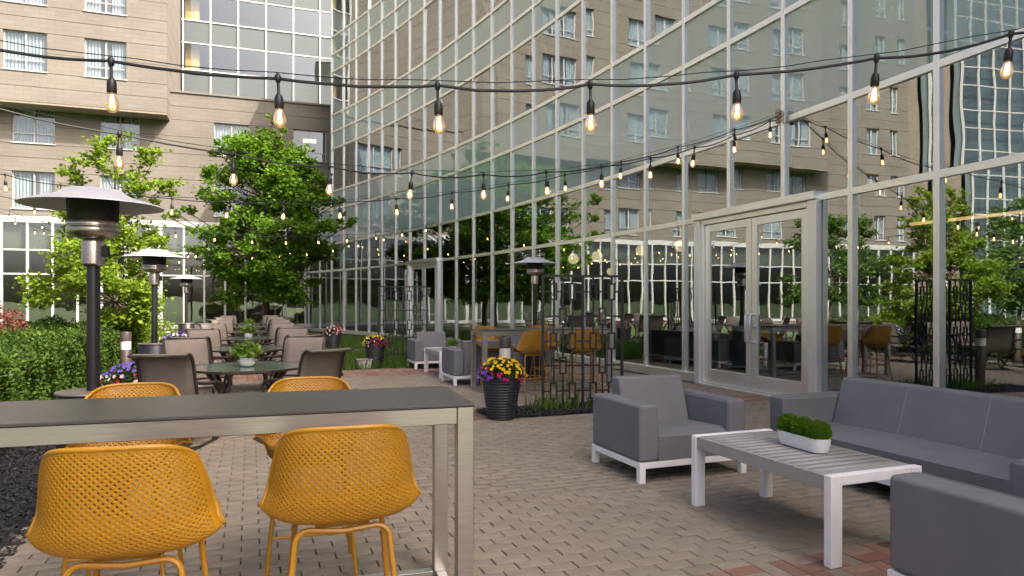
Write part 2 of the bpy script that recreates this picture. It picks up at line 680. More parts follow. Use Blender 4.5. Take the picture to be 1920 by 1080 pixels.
patio = thing('brick_patio', 'tan brick paving with red brick bands across the courtyard patio', 'patio')
patio['kind'] = 'structure'
base = MB()
base.add([G(PATIO_P0, -1.5, -.02), G(6.8, -1.5, -.02), G(8.6, 15.3, -.02), G(PATIO_P0, 15.3, -.02)], [(0, 1, 2, 3)])
base.add([G(PATIO_P0, 15.3, -.02), G(1.5, 15.3, -.02), G(1.5, 27.5, -.02), G(PATIO_P0, 27.5, -.02)], [(0, 1, 2, 3)])
base.build('joint_bed', M['joint'], patio)

CAMP = Vector((0, 0, 1.5))
bricks = []          # (p, q, rotated, red)
BL, BW = .21, .105
BANDS = [(1.47, 3.15), (8.295, 8.925), (13.86, 15.33)]


def band_at(q):
    for a, b in BANDS:
        if a <= q < b:
            return a, b
    return None


row = 0
q = -1.47
while q < 27.4:
    bd = band_at(q + .001)
    if bd and abs(q - bd[0]) < .06:
        nb = int(round((bd[1] - bd[0]) / BL))
        for j in range(nb):
            qq = bd[0] + j * BL
            p = PATIO_P0
            c = 0
            while p < 8.6:
                if (c + j) % 2:
                    for h in (0, 1):
                        bricks.append((p + BL / 2, qq + BW * (h + .5), 0, random.random() < .82))
                else:
                    for h in (0, 1):
                        bricks.append((p + BW * (h + .5), qq + BL / 2, 1, random.random() < .82))
                p += BL
                c += 1
        q = bd[0] + nb * BL
        row = 0
        continue
    p = PATIO_P0 - (BL / 2 if row % 2 else 0)
    while p < 8.6:
        bricks.append((p + BL / 2, q + BW / 2, 0, False))
        p += BL
    q += BW
    row += 1
bricks = [b for b in bricks if in_patio(b[0] if b[0] > PATIO_P0 + .1 else b[0] + .06, b[1])]


def proj(v):
    if v.y < .2:
        return None
    return 960 + 1280 * v.x / v.y, 566 - 1280 * (v.z - 1.5) / v.y


def brick_shape(l, w, zt=0.0, zb=-.022, c=.003):
    gp = .004
    a, b = l / 2 - gp, w / 2 - gp
    vs = [(-a, -b, zb), (a, -b, zb), (a, b, zb), (-a, b, zb),
          (-a, -b, zt - c), (a, -b, zt - c), (a, b, zt - c), (-a, b, zt - c),
          (-a + c, -b + c, zt), (a - c, -b + c, zt), (a - c, b - c, zt), (-a + c, b - c, zt)]
    fs = [(0, 1, 5, 4), (1, 2, 6, 5), (2, 3, 7, 6), (3, 0, 4, 7), (4, 5, 9, 8), (5, 6, 10, 9), (6, 7, 11, 10), (7, 4, 8, 11), (8, 9, 10, 11)]
    return vs, fs


bv, bf = brick_shape(BL, BW)
bme_t = MB().add(bv, bf).mesh('brick', M['tan_brick'])
bme_r = MB().add(bv, bf).mesh('brick', M['red_brick'])
seen = []
for k, b in enumerate(bricks):
    w = G(b[0], b[1])
    pr = proj(w)
    if pr and -20 < pr[0] < 1940 and pr[1] < 1110:
        # not under the near furniture
        hid = (pr[0] < 420 and pr[1] > 840 and pr[0] > 60) or (500 < pr[0] < 780 and 800 < pr[1] < 1000) or (pr[0] > 1670 and pr[1] > 900)
        seen.append((w.length + (8 if hid else 0), k))
seen.sort()
single = set(k for _, k in seen[:295])
arr_t, arr_r = [], []
for k, b in enumerate(bricks):
    w = G(b[0], b[1])
    jz = random.uniform(-.0022, .0018)
    ang = GA + (math.pi / 2 if b[2] else 0) + random.uniform(-.008, .008)
    if k in single:
        o = link('brick', bme_r if b[3] else bme_t, patio, (w.x, w.y, jz))
        o.rotation_euler = (random.uniform(-.004, .004), random.uniform(-.003, .003), ang)
    else:
        (arr_r if b[3] else arr_t).append((w.x, w.y, jz, ang))


def scatter_mesh(name, bv, bf, items, mat, parent):
    V0 = np.array(bv)
    F0 = np.array(bf)
    A = np.array(items)
    c, s = np.cos(A[:, 3])[:, None], np.sin(A[:, 3])[:, None]
    X = V0[None, :, 0] * c - V0[None, :, 1] * s + A[:, 0][:, None]
    Y = V0[None, :, 0] * s + V0[None, :, 1] * c + A[:, 1][:, None]
    tx = rng.uniform(-.006, .006, (len(A), 1))
    ty = rng.uniform(-.006, .006, (len(A), 1))
    Z = np.broadcast_to(V0[None, :, 2], X.shape) + A[:, 2][:, None] + tx * V0[None, :, 0] + ty * V0[None, :, 1]
    V = np.stack([X, Y, Z], -1).reshape(-1, 3)
    F = (F0[None] + (np.arange(len(A)) * len(V0))[:, None, None]).reshape(-1, F0.shape[1])
    o = link(name, numpy_mesh(name, V, F, mat), parent)
    o['kind'] = 'stuff'
    return o


scatter_mesh('brick_field', bv, bf, arr_t, M['tan_field'], patio)
scatter_mesh('red_brick_field', bv, bf, arr_r, M['red_field'], patio)

# planting beds: soil sheet plus loose chips
bed_l = MB()
bed_l.add([G(-4.6, -1.5, -.024), G(PATIO_P0, -1.5, -.02), G(PATIO_P0, 24, -.024), G(-4.6, 24, -.024)], [(0, 1, 2, 3)])
bl = tag(bed_l.build('mulch_bed', M['mulch']), kind='structure')
bed_r = MB()
bed_r.add([G(2.9, 8.2, -.006), G(6.2, 8.2, -.006), G(6.2, 9.05, -.006), G(2.9, 9.05, -.006)], [(0, 1, 2, 3)])
br_ = tag(bed_r.build('mulch_bed', M['mulch']), kind='structure')


def chips(name, n, pr, qr, z, label, size=(.006, .019), sq=None):
    P = np.stack([rng.uniform(*pr, n), rng.uniform(0, 1, n) ** (sq or 1) * (qr[1] - qr[0]) + qr[0]], 1)
    cen = np.outer(P[:, 0], [E1.x, E1.y]) + np.outer(P[:, 1], [E2.x, E2.y])
    L = rng.uniform(*size, n)[:, None]
    W_ = L * rng.uniform(.25, .6, (n, 1))
    a = rng.uniform(0, 6.28, n)
    t = rng.uniform(-.7, .7, n)
    u = np.stack([np.cos(a) * np.cos(t), np.sin(a) * np.cos(t), np.sin(t)], 1) * L
    v = np.stack([-np.sin(a), np.cos(a), rng.uniform(-.6, .6, n)], 1) * W_
    h = np.cross(u, v)
    h = h / (np.linalg.norm(h, axis=1)[:, None] + 1e-9) * L * .22
    c3 = np.column_stack([cen, np.full(n, z) + rng.uniform(0, .03, n)])
    V = np.stack([c3 - u - v, c3 + u - v, c3 + u + v, c3 - u + v, c3 + h], 1).reshape(-1, 3)
    f = np.array([(0, 1, 4), (1, 2, 4), (2, 3, 4), (3, 0, 4)])
    F = (f[None] + (np.arange(n) * 5)[:, None, None]).reshape(-1, 3)
    o = link(name, numpy_mesh(name, V, F, M['chip']))
    return tag(o, label, 'mulch', kind='stuff')


chips('bark_mulch', 26000, (-2.7, PATIO_P0 - .01), (1.5, 9.5), -.015, 'dark bark mulch along the hedge at the left patio edge', sq=1.6)
chips('bark_mulch', 9000, (2.92, 5.6), (8.22, 9.03), .0, 'dark bark mulch around the black screen and planter')

# concrete path and grass by the far glass
pc = MB()
pc.prism([(v.x, v.y) for v in (G(1.5, 20.3), G(5.2, 20.3), G(5.6, 21.9), G(1.5, 21.9))], -.028, .004)
tag(pc.build('path', M['concrete']), kind='structure')


def grass(name, n, region, label, h=(.12, .32)):
    pts = []
    while len(pts) < n:
        p, q = random.uniform(region[0], region[1]), random.uniform(region[2], region[3])
        w = G(p, q)
        if w.x < wall_x(w.y) - .15 and not (20.25 < q < 21.95):
            pts.append((w.x, w.y))
    P = np.array(pts)
    H = rng.uniform(*h, n)
    a = rng.uniform(0, 6.28, n)
    wd = .008
    lean = rng.uniform(.1, .6, n) * H
    b0 = np.column_stack([P, np.full(n, -.03)])
    dx = np.column_stack([np.cos(a) * wd, np.sin(a) * wd, np.zeros(n)])
    la = rng.uniform(0, 6.28, n)
    mid = b0 + np.column_stack([np.cos(la) * lean * .35, np.sin(la) * lean * .35, H * .6])
    tip = b0 + np.column_stack([np.cos(la) * lean, np.sin(la) * lean, H])
    V = np.stack([b0 - dx, b0 + dx, mid + dx * .7, mid - dx * .7, tip], 1).reshape(-1, 3)
    f = np.array([(0, 1, 2), (0, 2, 3), (3, 2, 4)])
    F = (f[None] + (np.arange(n) * 5)[:, None, None]).reshape(-1, 3)
    o = link(name, numpy_mesh(name, V, F, M['grass']))
    return tag(o, label, 'grass', kind='stuff')


grass('grass', 16000, (1.52, 6.5, 15.35, 27), 'tall green grass between the patio and the curved glass wall')
grass('grass', 500, (3.6, 5.6, 8.5, 9.0), 'thin grass tufts at the foot of the near black screen', (.1, .3))

# ------------------------------------------------------------------ curtain wall building
TR = [.10, 3.01, 4.31, 5.97, 6.84, 8.88, 9.70, 10.52, 12.60, 13.44, 14.30, 16.30, 17.10]
KIND = ['v', 'v', 's', 's', 'v', 's', 's', 'v', 's', 's', 'v', 's']     # vision / spandrel per row
I0, I1, ISTEP, IPOD = -10, 22, 16, 27  # roofline drops before ISTEP, above the view, shaped to let sun onto the maple
tower = thing('glass_tower', 'curved glass curtain wall building with pale mullions behind the lounge', 'building')


def top_row(i):
    """rows of panes in the bay between mullion i and i+1"""
    if i >= I1:
        return 3
    return 9 if i < ISTEP else 12


for i in range(I0, IPOD + 1):
    h = TR[max(top_row(i), top_row(i - 1)) if I0 < i < IPOD else top_row(min(max(i, I0), IPOD - 1))]
    if i == I1:
        h = TR[12]
    z0 = .02
    if 1.42 < i < 3.68 or 14 <= i <= 16:
        z0 = 3.03 if i in (2, 3, 15) else .02
    m_ = MB()
    m_.box(-.042, .042, -.10, .046, z0, h + .05)
    o = m_.build('mullion', M['alu'], tower, arc(i), arc_ang(i) , bevel=.004, bseg=1)

def arc_rail(ia, ib, z0, z1, o0, o1):
    """one continuous rail following the glass line"""
    m_ = MB()
    st = sorted(set([ia, ib] + [i for i in range(math.ceil(ia), math.floor(ib) + 1)]))
    vs, fs = [], []
    for i in st:
        for o, zz in ((o0, z0), (o1, z0), (o1, z1), (o0, z1)):
            vs.append(arc(i, o, zz))
    for k in range(len(st) - 1):
        for j in range(4):
            j2 = (j + 1) % 4
            fs.append((k * 4 + j, k * 4 + j2, k * 4 + 4 + j2, k * 4 + 4 + j))
    fs += [(3, 2, 1, 0), tuple(len(vs) - 4 + j for j in range(4))]
    return m_.add(vs, fs)


for r, z in enumerate(TR):
    iend = IPOD if r <= 3 else (I1 if (r > 9) else I1)
    ist = ISTEP if r > 9 else I0
    hh = .046
    if r == 0:
        for ia, ib in ((I0, 1.40), (3.70, 13.96), (16.1, IPOD)):
            arc_rail(ia, ib, .02, .18, -.08, .10).build('sill', M['alu'], tower)
    else:
        arc_rail(ist, iend, z - hh, z + hh, -.08, .036).build('transom', M['alu'], tower)

pane_mesh = {}
for r in range(12):
    hgt = TR[r + 1] - TR[r] - .056
    pane_mesh[r] = MB().box(.03, AP - .03, -.014, .0, 0, hgt).mesh('pane', M['glass'] if KIND[r] == 'v' else M['spandrel'])
rest_v, rest_s = MB(), MB()
for i in range(I0, IPOD):
    for r in range(top_row(i)):
        c = arc(i + .5)
        zm = TR[r] + .028
        hid = (c.y < .5) or (960 + 1280 * arc(i + 1).x / max(arc(i + 1).y, .1) > 1925) or (566 - 1280 * (zm - 1.5) / max(c.y, .1) < -12)
        a, b = arc(i), arc(i + 1)
        ang = math.atan2(b.y - a.y, b.x - a.x)
        if r == 0 and (1 <= i <= 3 or i in (14, 15)):
            if i in (1, 3):
                ia, ib = (1, 1.42) if i == 1 else (3.68, 4)
                a2, b2 = arc(ia), arc(ib)
                L = (b2 - a2).length
                MB().box(.02, L - .02, -.014, 0, 0, TR[1] - TR[0] - .056).build('pane', M['glass'], tower, (a2.x, a2.y, zm), ang)
            continue
        if hid:
            T = Matrix.Translation((a.x, a.y, zm)) @ Matrix.Rotation(ang, 4, 'Z')
            (rest_v if KIND[r] == 'v' else rest_s).box(.03, AP - .03, -.014, 0, 0, TR[r + 1] - TR[r] - .056, T)
        else:
            o = link('pane', pane_mesh[r], tower, (a.x, a.y, zm))
            o.rotation_euler = (random.gauss(0, .0036), 0, ang + random.gauss(0, .0036))
tag(rest_v.build('far_panes', M['glass'], tower), kind='stuff')
tag(rest_s.build('far_spandrels', M['spandrel'], tower), kind='stuff')


def arc_strip(o0, o1, z, ia, ib, step=1.0, thick=None):
    """slab between two offsets from the glass line"""
    m_ = MB()
    n = max(1, int(math.ceil((ib - ia) / step)))
    for k in range(n):
        a, b = ia + (ib - ia) * k / n, ia + (ib - ia) * (k + 1) / n
        q4 = [arc(a, o0), arc(b, o0), arc(b, o1), arc(a, o1)]
        if thick is None:
            m_.add([(v.x, v.y, z) for v in q4], [(0, 1, 2, 3)])
        else:
            m_.prism([(v.x, v.y) for v in q4], z, z + thick)
    return m_


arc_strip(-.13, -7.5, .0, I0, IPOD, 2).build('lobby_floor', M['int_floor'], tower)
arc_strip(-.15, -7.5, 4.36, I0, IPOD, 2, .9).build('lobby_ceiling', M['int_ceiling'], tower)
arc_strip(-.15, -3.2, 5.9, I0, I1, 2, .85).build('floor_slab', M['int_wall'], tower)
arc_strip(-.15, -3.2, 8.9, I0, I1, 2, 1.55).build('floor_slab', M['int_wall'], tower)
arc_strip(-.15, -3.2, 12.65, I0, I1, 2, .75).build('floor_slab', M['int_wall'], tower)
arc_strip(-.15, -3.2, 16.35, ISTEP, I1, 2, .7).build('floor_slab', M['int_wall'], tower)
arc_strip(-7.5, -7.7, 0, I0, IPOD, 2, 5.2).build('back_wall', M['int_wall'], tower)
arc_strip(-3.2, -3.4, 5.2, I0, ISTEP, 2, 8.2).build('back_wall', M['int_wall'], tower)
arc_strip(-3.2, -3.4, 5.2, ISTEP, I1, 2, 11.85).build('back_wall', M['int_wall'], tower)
arc_strip(.0, -7.7, 13.47, I0, ISTEP, 2, .25).build('roof', M['int_ceiling'], tower)  # unseen low roof, its height chosen so the maple crown is lit
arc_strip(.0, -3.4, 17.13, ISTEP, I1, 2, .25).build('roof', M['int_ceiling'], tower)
arc_strip(.06, -7.7, 6.0, I1, IPOD, 2, .22).build('podium_roof', M['alu'], tower)
for i in (I0, IPOD):
    a, b = arc(i, -.1), arc(i, -7.7)
    T = Matrix.Translation((a.x, a.y, 0)) @ Matrix.Rotation(math.atan2(b.y - a.y, b.x - a.x), 4, 'Z')
    MB().box(0, (b - a).length, -.1, .1, 0, 13.4 if i == I0 else 6, T).build('end_wall', M['int_wall'], tower)
for k, i in enumerate((I1,)):
    a, b = arc(i, -.12), arc(i, -3.4)
    T = Matrix.Translation((a.x, a.y, 6.25)) @ Matrix.Rotation(math.atan2(b.y - a.y, b.x - a.x), 4, 'Z')
    MB().box(0, (b - a).length, -.05, .05, 0, 11, T).build('end_wall', M['alu'], tower)
# pale blinds and drapes behind some upper panes
for i in range(-1, 22):
    for r in (4, 7, 10):
        if r >= top_row(i) or random.random() < .25:
            continue
        a = arc(i + random.choice((.04, .5)), -.45)
        ang = arc_ang(i + .5)
        wv = MB()
        n = 14
        W_ = random.choice((.55, .6, 1.15))
        pts = [(W_ * k / n, .025 * math.sin(k * 2.1)) for k in range(n + 1)]
        for k in range(n):
            (x0, y0), (x1, y1) = pts[k], pts[k + 1]
            z0, z1 = TR[r] + .05, TR[r + 1] - .05
            wv.add([(x0, y0, z0), (x1, y1, z0), (x1, y1, z1), (x0, y0, z1)], [(0, 1, 2, 3)])
        wv.build('drape', M['curtain'], tower, a, ang)


# doors
def entrance(ia, ib, label):
    a, b = arc(ia), arc(ib)
    d = b - a
    L = d.length
    ang = math.atan2(d.y, d.x)
    t = thing('entrance_doors', label, 'door', a, ang, 'double glass doors in the curtain wall')
    H = 2.98
    # local x along wall, +y towards the courtyard
    for x0 in (0, L - .16):
        MB().box(x0, x0 + .16, -.12, .11, 0, H).build('jamb', M['portal'], t, bevel=.006, bseg=1)
    MB().box(0, L, -.12, .16, H + .002, H + .12).build('header', M['alu'], t, bevel=.006, bseg=1)
    MB().box(.162, L - .162, -.1, .12, 0, .03).build('threshold', M['alu'], t)
    x0, x1 = .162, L - .162
    MB().box(x0, x0 + .07, -.05, .07, .032, H - .002).build('door_frame', M['alu'], t, bevel=.004, bseg=1)
    MB().box(x1 - .07, x1, -.05, .07, .032, H - .002).build('door_frame', M['alu'], t, bevel=.004, bseg=1)
    MB().box(x0 + .072, x1 - .072, -.05, .07, H - .09, H - .004).build('door_frame', M['alu'], t, bevel=.004, bseg=1)
    xm = (x0 + x1) / 2
    for sgn, (u0, u1) in ((1, (x0 + .08, xm - .004)), (-1, (xm + .004, x1 - .08))):
        lf = MB()
        st = .13
        z0, z1 = .04, H - .10
        lf.box(u0, u0 + st, -.03, .03, z0, z1)
        lf.box(u1 - st, u1, -.03, .03, z0, z1)
        lf.box(u0 + st, u1 - st, -.03, .03, z0, z0 + .26)
        lf.box(u0 + st, u1 - st, -.03, .03, z1 - .13, z1)
        leaf = lf.build('door', M['alu'], t, bevel=.004, bseg=1)
        MB().box(u0 + st + .002, u1 - st - .002, -.008, .008, z0 + .26, z1 - .13).build('door_pane', M['glass'], leaf)
        MB().box(u0 + st + .004, u1 - st - .004, -.07, -.035, 1.00, 1.08).build('push_bar', M['lens'], leaf)
        hx = (u1 - .05) if sgn > 0 else (u0 + .05)
        MB().tube([(hx, .03, .84), (hx, .085, .84), (hx, .105, .86), (hx, .105, 1.27), (hx, .085, 1.29), (hx, .03, 1.29)], .019, 10).build('handle', M['dome'], leaf, smooth=True)
    lk = MB()
    lk.lathe([(0, 0), (.028, 0), (.028, .02), (0, .02)], 12, M=Matrix.Translation((xm - .06, .03, 1.10)) @ Matrix.Rotation(R(-90), 4, 'X'))
    lk.build('lock', M['dome'], t)
    return t


entrance(1.42, 3.68, 'double glass doors with silver pull handles beside the sofa')
entrance(14.0, 16.05, 'farther double glass doors behind the far black screen')

# ------------------------------------------------------------------ hotel wing across the courtyard
HB = thing('hotel_wing', 'pale stone hotel wing with glazed ground floor behind the trees', 'building', (-21.7, 31.0, 0), R(19.5))
# local x along the facade, local -y towards the courtyard, so w (outwards) = -y


def courses(zs, s0, s1, wfront, thick, holes, name='stone_course', mat='stone'):
    """one object per course between joints; holes = (s0, s1, z0, z1)"""
    for z0, z1 in zip(zs[:-1], zs[1:]):
        cuts = sorted(set([z0, z1] + [h for H_ in holes for h in (H_[2], H_[3]) if z0 + .05 < h < z1 - .05]))
        for a, b in zip(cuts[:-1], cuts[1:]):
            hs = sorted([H_ for H_ in holes if H_[2] < (a + b) / 2 < H_[3]])
            x = s0
            for H_ in hs:
                if H_[0] > x:
                    MB().box(x, H_[0], -wfront, -wfront + thick, a + (.009 if a == z0 else 0), b - (.009 if b == z1 else 0)).build(name, M[mat], HB)
                x = H_[1]
            if x < s1:
                MB().box(x, s1, -wfront, -wfront + thick, a + (.009 if a == z0 else 0), b - (.009 if b == z1 else 0)).build(name, M[mat], HB)


lower_holes, upper_holes = [], []
LOWER_S = [(-.86, .81), (2.60, 4.26), (7.50, 9.10), (11.21, 12.84), (-4.5, -2.85), (-8.2, -6.55), (-12.6, -11.7), (-14.3, -13.6)]
for s0, s1 in LOWER_S:
    lower_holes += [(s0, s1, 8.67, 10.30), (s0, s1, 5.68, 7.42)]
UPPER_S = [(-.86, .79), (2.22, 3.90), (-4.2, -2.5), (-7.6, -5.95)]
for s0, s1 in UPPER_S:
    upper_holes += [(s0, s1, 11.62, 13.38), (s0, s1, 14.57, 16.33), (s0, s1, 17.5, 19.2), (s0, s1, 20.5, 22.2), (s0, s1, 23.4, 25.0)]
for s0, s1 in ((-12.6, -11.7), (-14.3, -13.6)):
    lower_holes += [(s0, s1, 11.62, 13.38), (s0, s1, 14.57, 16.33), (s0, s1, 17.5, 19.2), (s0, s1, 20.5, 22.2)]
ZL = [5.42, 6.55, 7.42, 8.05, 8.67, 9.5, 10.30, 10.95, 11.60]
courses(ZL, -15.2, 16.0, 0, .3, lower_holes)
courses([11.60, 12.5, 13.38, 14.0, 14.8, 15.6, 16.4, 17.4, 18.4, 19.5, 20.5, 21.5, 22.5, 23.5, 24.5, 25.5, 26.5], -15.2, -9.0, 0, .3, lower_holes)
ZU = [10.31, 10.97, 11.62, 12.5, 13.38, 14.02, 14.57, 15.4, 16.33, 16.95, 17.5, 18.4, 19.2, 19.85, 20.5, 21.3, 22.2, 22.8, 23.4, 24.2, 25.0, 25.8, 26.6]
courses(ZU, -9.0, 5.57, 1.1, .3, upper_holes)
# return faces of the projecting block
for s in (5.57, -9.0):
    for z0, z1 in zip(ZU[:-1], ZU[1:]):
        m_ = MB()
        if s > 0:
            m_.box(s - .3, s - .002, -.8 + .002, 4.2, z0 + .009, z1 - .009)
        else:
            m_.box(s + .002, s + .3, -.8 + .002, -.002, z0 + .009, z1 - .009)
        m_.build('stone_course', M['stone'], HB)
MB().box(-8.99, 5.56, -1.085, -.004, 10.22, 10.315).build('soffit', M['soffit'], HB)
MB().box(-15.1, 15.9, .28, .36, 5.12, 11.55).build('wall_core', M['core'], HB)
MB().box(12.1, 16, .0, .3, 0, 5.4).build('wall_end', M['stone'], HB)
MB().box(-15.1, 15.9, 5.0, 5.1, 0, 5.3).build('lobby_back', M['gf_room'], HB)
MB().box(-15.1, 15.9, .37, 5.0, 5.12, 5.2).build('lobby_ceiling', M['gf_room'], HB)
MB().box(-15.1, 15.9, .28, 5.0, -.02, .05).build('lobby_floor', M['gf_room'], HB)
MB().box(-15.2, -15.1, .3, 5.0, 0, 5.3).build('lobby_side', M['gf_room'], HB)
MB().box(-8.9, 5.4, -.8, -.74, 10.4, 26.5).build('wall_core', M['core'], HB)
MB().box(-15.1, -9.05, .28, .36, 11.6, 26.4).build('wall_core', M['core'], HB)
MB().box(5.6, 16.05, -.06, .42, 11.602, 11.70).build('coping', M['stone'], HB)
MB().box(-15.2, 16, .42, 12, 11.3, 11.5).build('roof', M['core'], HB)
MB().box(-15, 5.5, .4, 12, 26.3, 26.5).build('roof', M['core'], HB)
MB().box(-41, 16, 11.8, 12, 0, 26).build('rear_wall', M['core'], HB)


def hotel_window(s0, s1, z0, z1, wfront, lit=False):
    y = -wfront + .16
    fr = MB()
    fw = .038
    W_ = s1 - s0
    fr.box(s0, s0 + fw, y - .04, y + .04, z0 + .05, z1)
    fr.box(s1 - fw, s1, y - .04, y + .04, z0 + .05, z1)
    fr.box(s0 + fw, s1 - fw, y - .04, y + .04, z1 - fw, z1)
    fr.box(s0 + fw, s1 - fw, y - .04, y + .04, z0 + .05, z0 + .05 + fw)
    sm = (s0 + s1) / 2
    fr.box(sm - .026, sm + .026, y - .04, y + .04, z0 + .05 + fw, z1 - fw)
    zt = z0 + (z1 - z0) * .30
    fr.box(s0 + fw, sm - .026, y - .03, y + .03, zt - .015, zt + .015)
    fr.box(sm + .026, s1 - fw, y - .03, y + .03, zt - .015, zt + .015)
    wd = fr.build('window', M['white_frame'], HB)
    MB().box(s0 - .04, s1 + .04, -wfront - .05, y - .042, z0, z0 + .048).build('sill', M['white_frame'], wd)
    for a, b in ((s0 + fw, sm - .026), (sm + .026, s1 - fw)):
        for c, d in ((z0 + .05 + fw, zt - .015), (zt + .015, z1 - fw)):
            o = MB().box(0, b - a, -.005, .005, 0, d - c).build('pane', M['bldg_glass'], wd, (a, y, c))
            o.rotation_euler = (random.gauss(0, .003), 0, random.gauss(0, .003))
    if lit:
        MB().box(s0 - .05, s1 + .05, y + .112, y + .118, z0 - .05, z1 + .05).build('dark_room_sheet', M['room'], wd)  # dark sheet behind the panes, its colour stands in for the unlit room
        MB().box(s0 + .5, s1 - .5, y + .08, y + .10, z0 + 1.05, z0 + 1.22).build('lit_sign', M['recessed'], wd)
    else:
        cv = MB()
        n = int(W_ / .028)
        gap = random.choice((0, 0, .18, .3))
        for k in range(n):
            t0, t1 = k / n, (k + 1) / n
            if abs((t0 + t1) / 2 - .5) < gap / 2:
                continue
            x0, x1 = s0 + .03 + t0 * (W_ - .06), s0 + .03 + t1 * (W_ - .06)
            y0, y1 = y + .075 + .025 * math.sin(k * 1.3), y + .075 + .025 * math.sin((k + 1) * 1.3)
            cv.add([(x0, y0, z0 + .05), (x1, y1, z0 + .05), (x1, y1, z1), (x0, y0, z1)], [(0, 1, 2, 3)])
        cv.build('curtain', M['curtain'], wd)


for s0, s1, z0, z1 in lower_holes:
    hotel_window(s0, s1, z0, z1, 0, lit=(s0 > 11 and z0 > 8))
for s0, s1, z0, z1 in upper_holes:
    hotel_window(s0, s1, z0, z1, 1.1)

# glazed ground floor
gz = [.38, 2.77, 3.86, 5.10]
GS = [-15.0 + .983 * k for k in range(20)] + [4.62, 5.14, 6.17, 7.07, 8.01, 8.94, 9.9, 10.85, 11.8]
GS = [s for s in GS if s <= 3.9 or s > 4.5]
MB().box(-15.2, 12.2, -.06, .28, 5.10, 5.40).build('fascia', M['white_frame'], HB)
MB().box(-15.2, 12.2, -.10, .27, .0, .20).build('plinth', M['soffit'], HB)
MB().box(-15.2, 12.2, -.16, .27, .202, .38).build('long_sill', M['white_frame'], HB)
for s in GS:
    wdt = .10 if s in (4.62, 5.14) else .045
    MB().box(s - wdt, s + wdt, -.05, .08, .382, 5.098).build('mullion', M['white_frame'], HB)
for z in gz[1:3]:
    MB().box(-15.1, 12.1, -.035, .06, z - .035, z + .035).build('transom', M['white_frame'], HB)
for a, b in zip(GS[:-1], GS[1:]):
    for r, (z0, z1) in enumerate(zip(gz[:-1], gz[1:])):
        mt = M['gf_glass'] if r < 2 else M['grey_panel'] if 'grey_panel' in M else M['gf_glass']
        o = MB().box(0, b - a - .04, -.006, .006, 0, z1 - z0 - .02).build('pane', mt, HB, (a + .02, 0, z0 + .01))
        o.rotation_euler = (random.gauss(0, .002), 0, random.gauss(0, .002))
MB().box(-15.0, 12.0, .26, .275, 3.9, 5.08).build('roller_blind', M['curtain'], HB)

# set-back glazed stair lobby above the low roof
SM = [5.69, 7.05, 8.45, 9.89, 11.34, 12.79, 14.24]
gy = 4.0
GZ = [11.6, 12.72, 14.0, 15.45, 16.67, 18.1, 19.4, 20.8, 22.1, 23.5]
GK = ['s', 's', 'v', 's', 'v', 's', 'v', 's', 'v']
for s in SM:
    MB().box(s - .035, s + .035, gy - .08, gy + .05, 11.5, 23.5).build('mullion', M['white_frame'], HB)
for z in GZ[1:]:
    MB().box(5.6, 14.2, gy - .06, gy + .04, z - .03, z + .03).build('transom', M['white_frame'], HB)
M['grey_spandrel'] = pm('grey_spandrel', (.085, .098, .10), .2, var=.05)
M['pale_glass'] = glass_mat('stair_lobby_glass', (.90, .93, .94), .18)
for a, b in zip(SM[:-1], SM[1:]):
    for k in range(9):
        o = MB().box(0, b - a - .06, -.006, .006, 0, GZ[k + 1] - GZ[k] - .05).build('pane', M['grey_spandrel'] if GK[k] == 's' else M['pale_glass'], HB, (a + .03, gy, GZ[k] + .025))
        o.rotation_euler = (random.gauss(0, .002), 0, random.gauss(0, .002))
for k in (2, 4, 6, 8):
    MB().box(5.6, 14.2, gy + .2, gy + 3.0, GZ[k + 1] + .02, GZ[k + 1] + .06).build('ceiling', M['room_light'], HB)
    MB().box(5.6, 14.2, gy + 3.0, gy + 3.1, GZ[k], GZ[k + 1]).build('lobby_back', M['room_light'], HB)
    MB().box(5.75, 6.45, gy + .5, gy + .6, GZ[k], GZ[k + 1]).build('ochre_wall', M['gold_wall'], HB)
    MB().box(5.6, 14.2, gy + .2, gy + 3.0, GZ[k] - .1, GZ[k]).build('floor', M['room'], HB)
MB().box(5.6, 16, gy + .1, 11.8, 23.5, 23.7).build('roof', M['core'], HB)

# far end of the wing (seen reflected in the curtain wall)
for k in range(17):
    s = -17.2 - 1.4 * k
    MB().box(s - .04, s + .04, -.08, .05, .3, 26.5).build('mullion', M['white_frame'], HB)
for z in (.3, 2.8, 4.3, 5.7, 7.4, 8.5, 10.1, 11.3, 12.9, 14.1, 15.7, 17, 18.6, 19.8, 21.4, 22.6, 24.2, 25.4):
    MB().box(-39.7, -17.2, -.06, .04, z - .035, z + .035).build('transom', M['white_frame'], HB)
MB().box(-39.7, -17.2, -.01, .01, .3, 26.5).build('glazing', M['bldg_glass'], HB)
MB().box(-39.7, -17.2, .5, .6, 0, 26.5).build('drapes', M['drape_grey'], HB)
MB().box(-17.2, -15.2, .9, 1.0, 0, 26.4).build('recess_wall', M['soffit'], HB)
MB().box(-41, -15, 0.6, 12, 26.4, 26.6).build('roof', M['core'], HB)

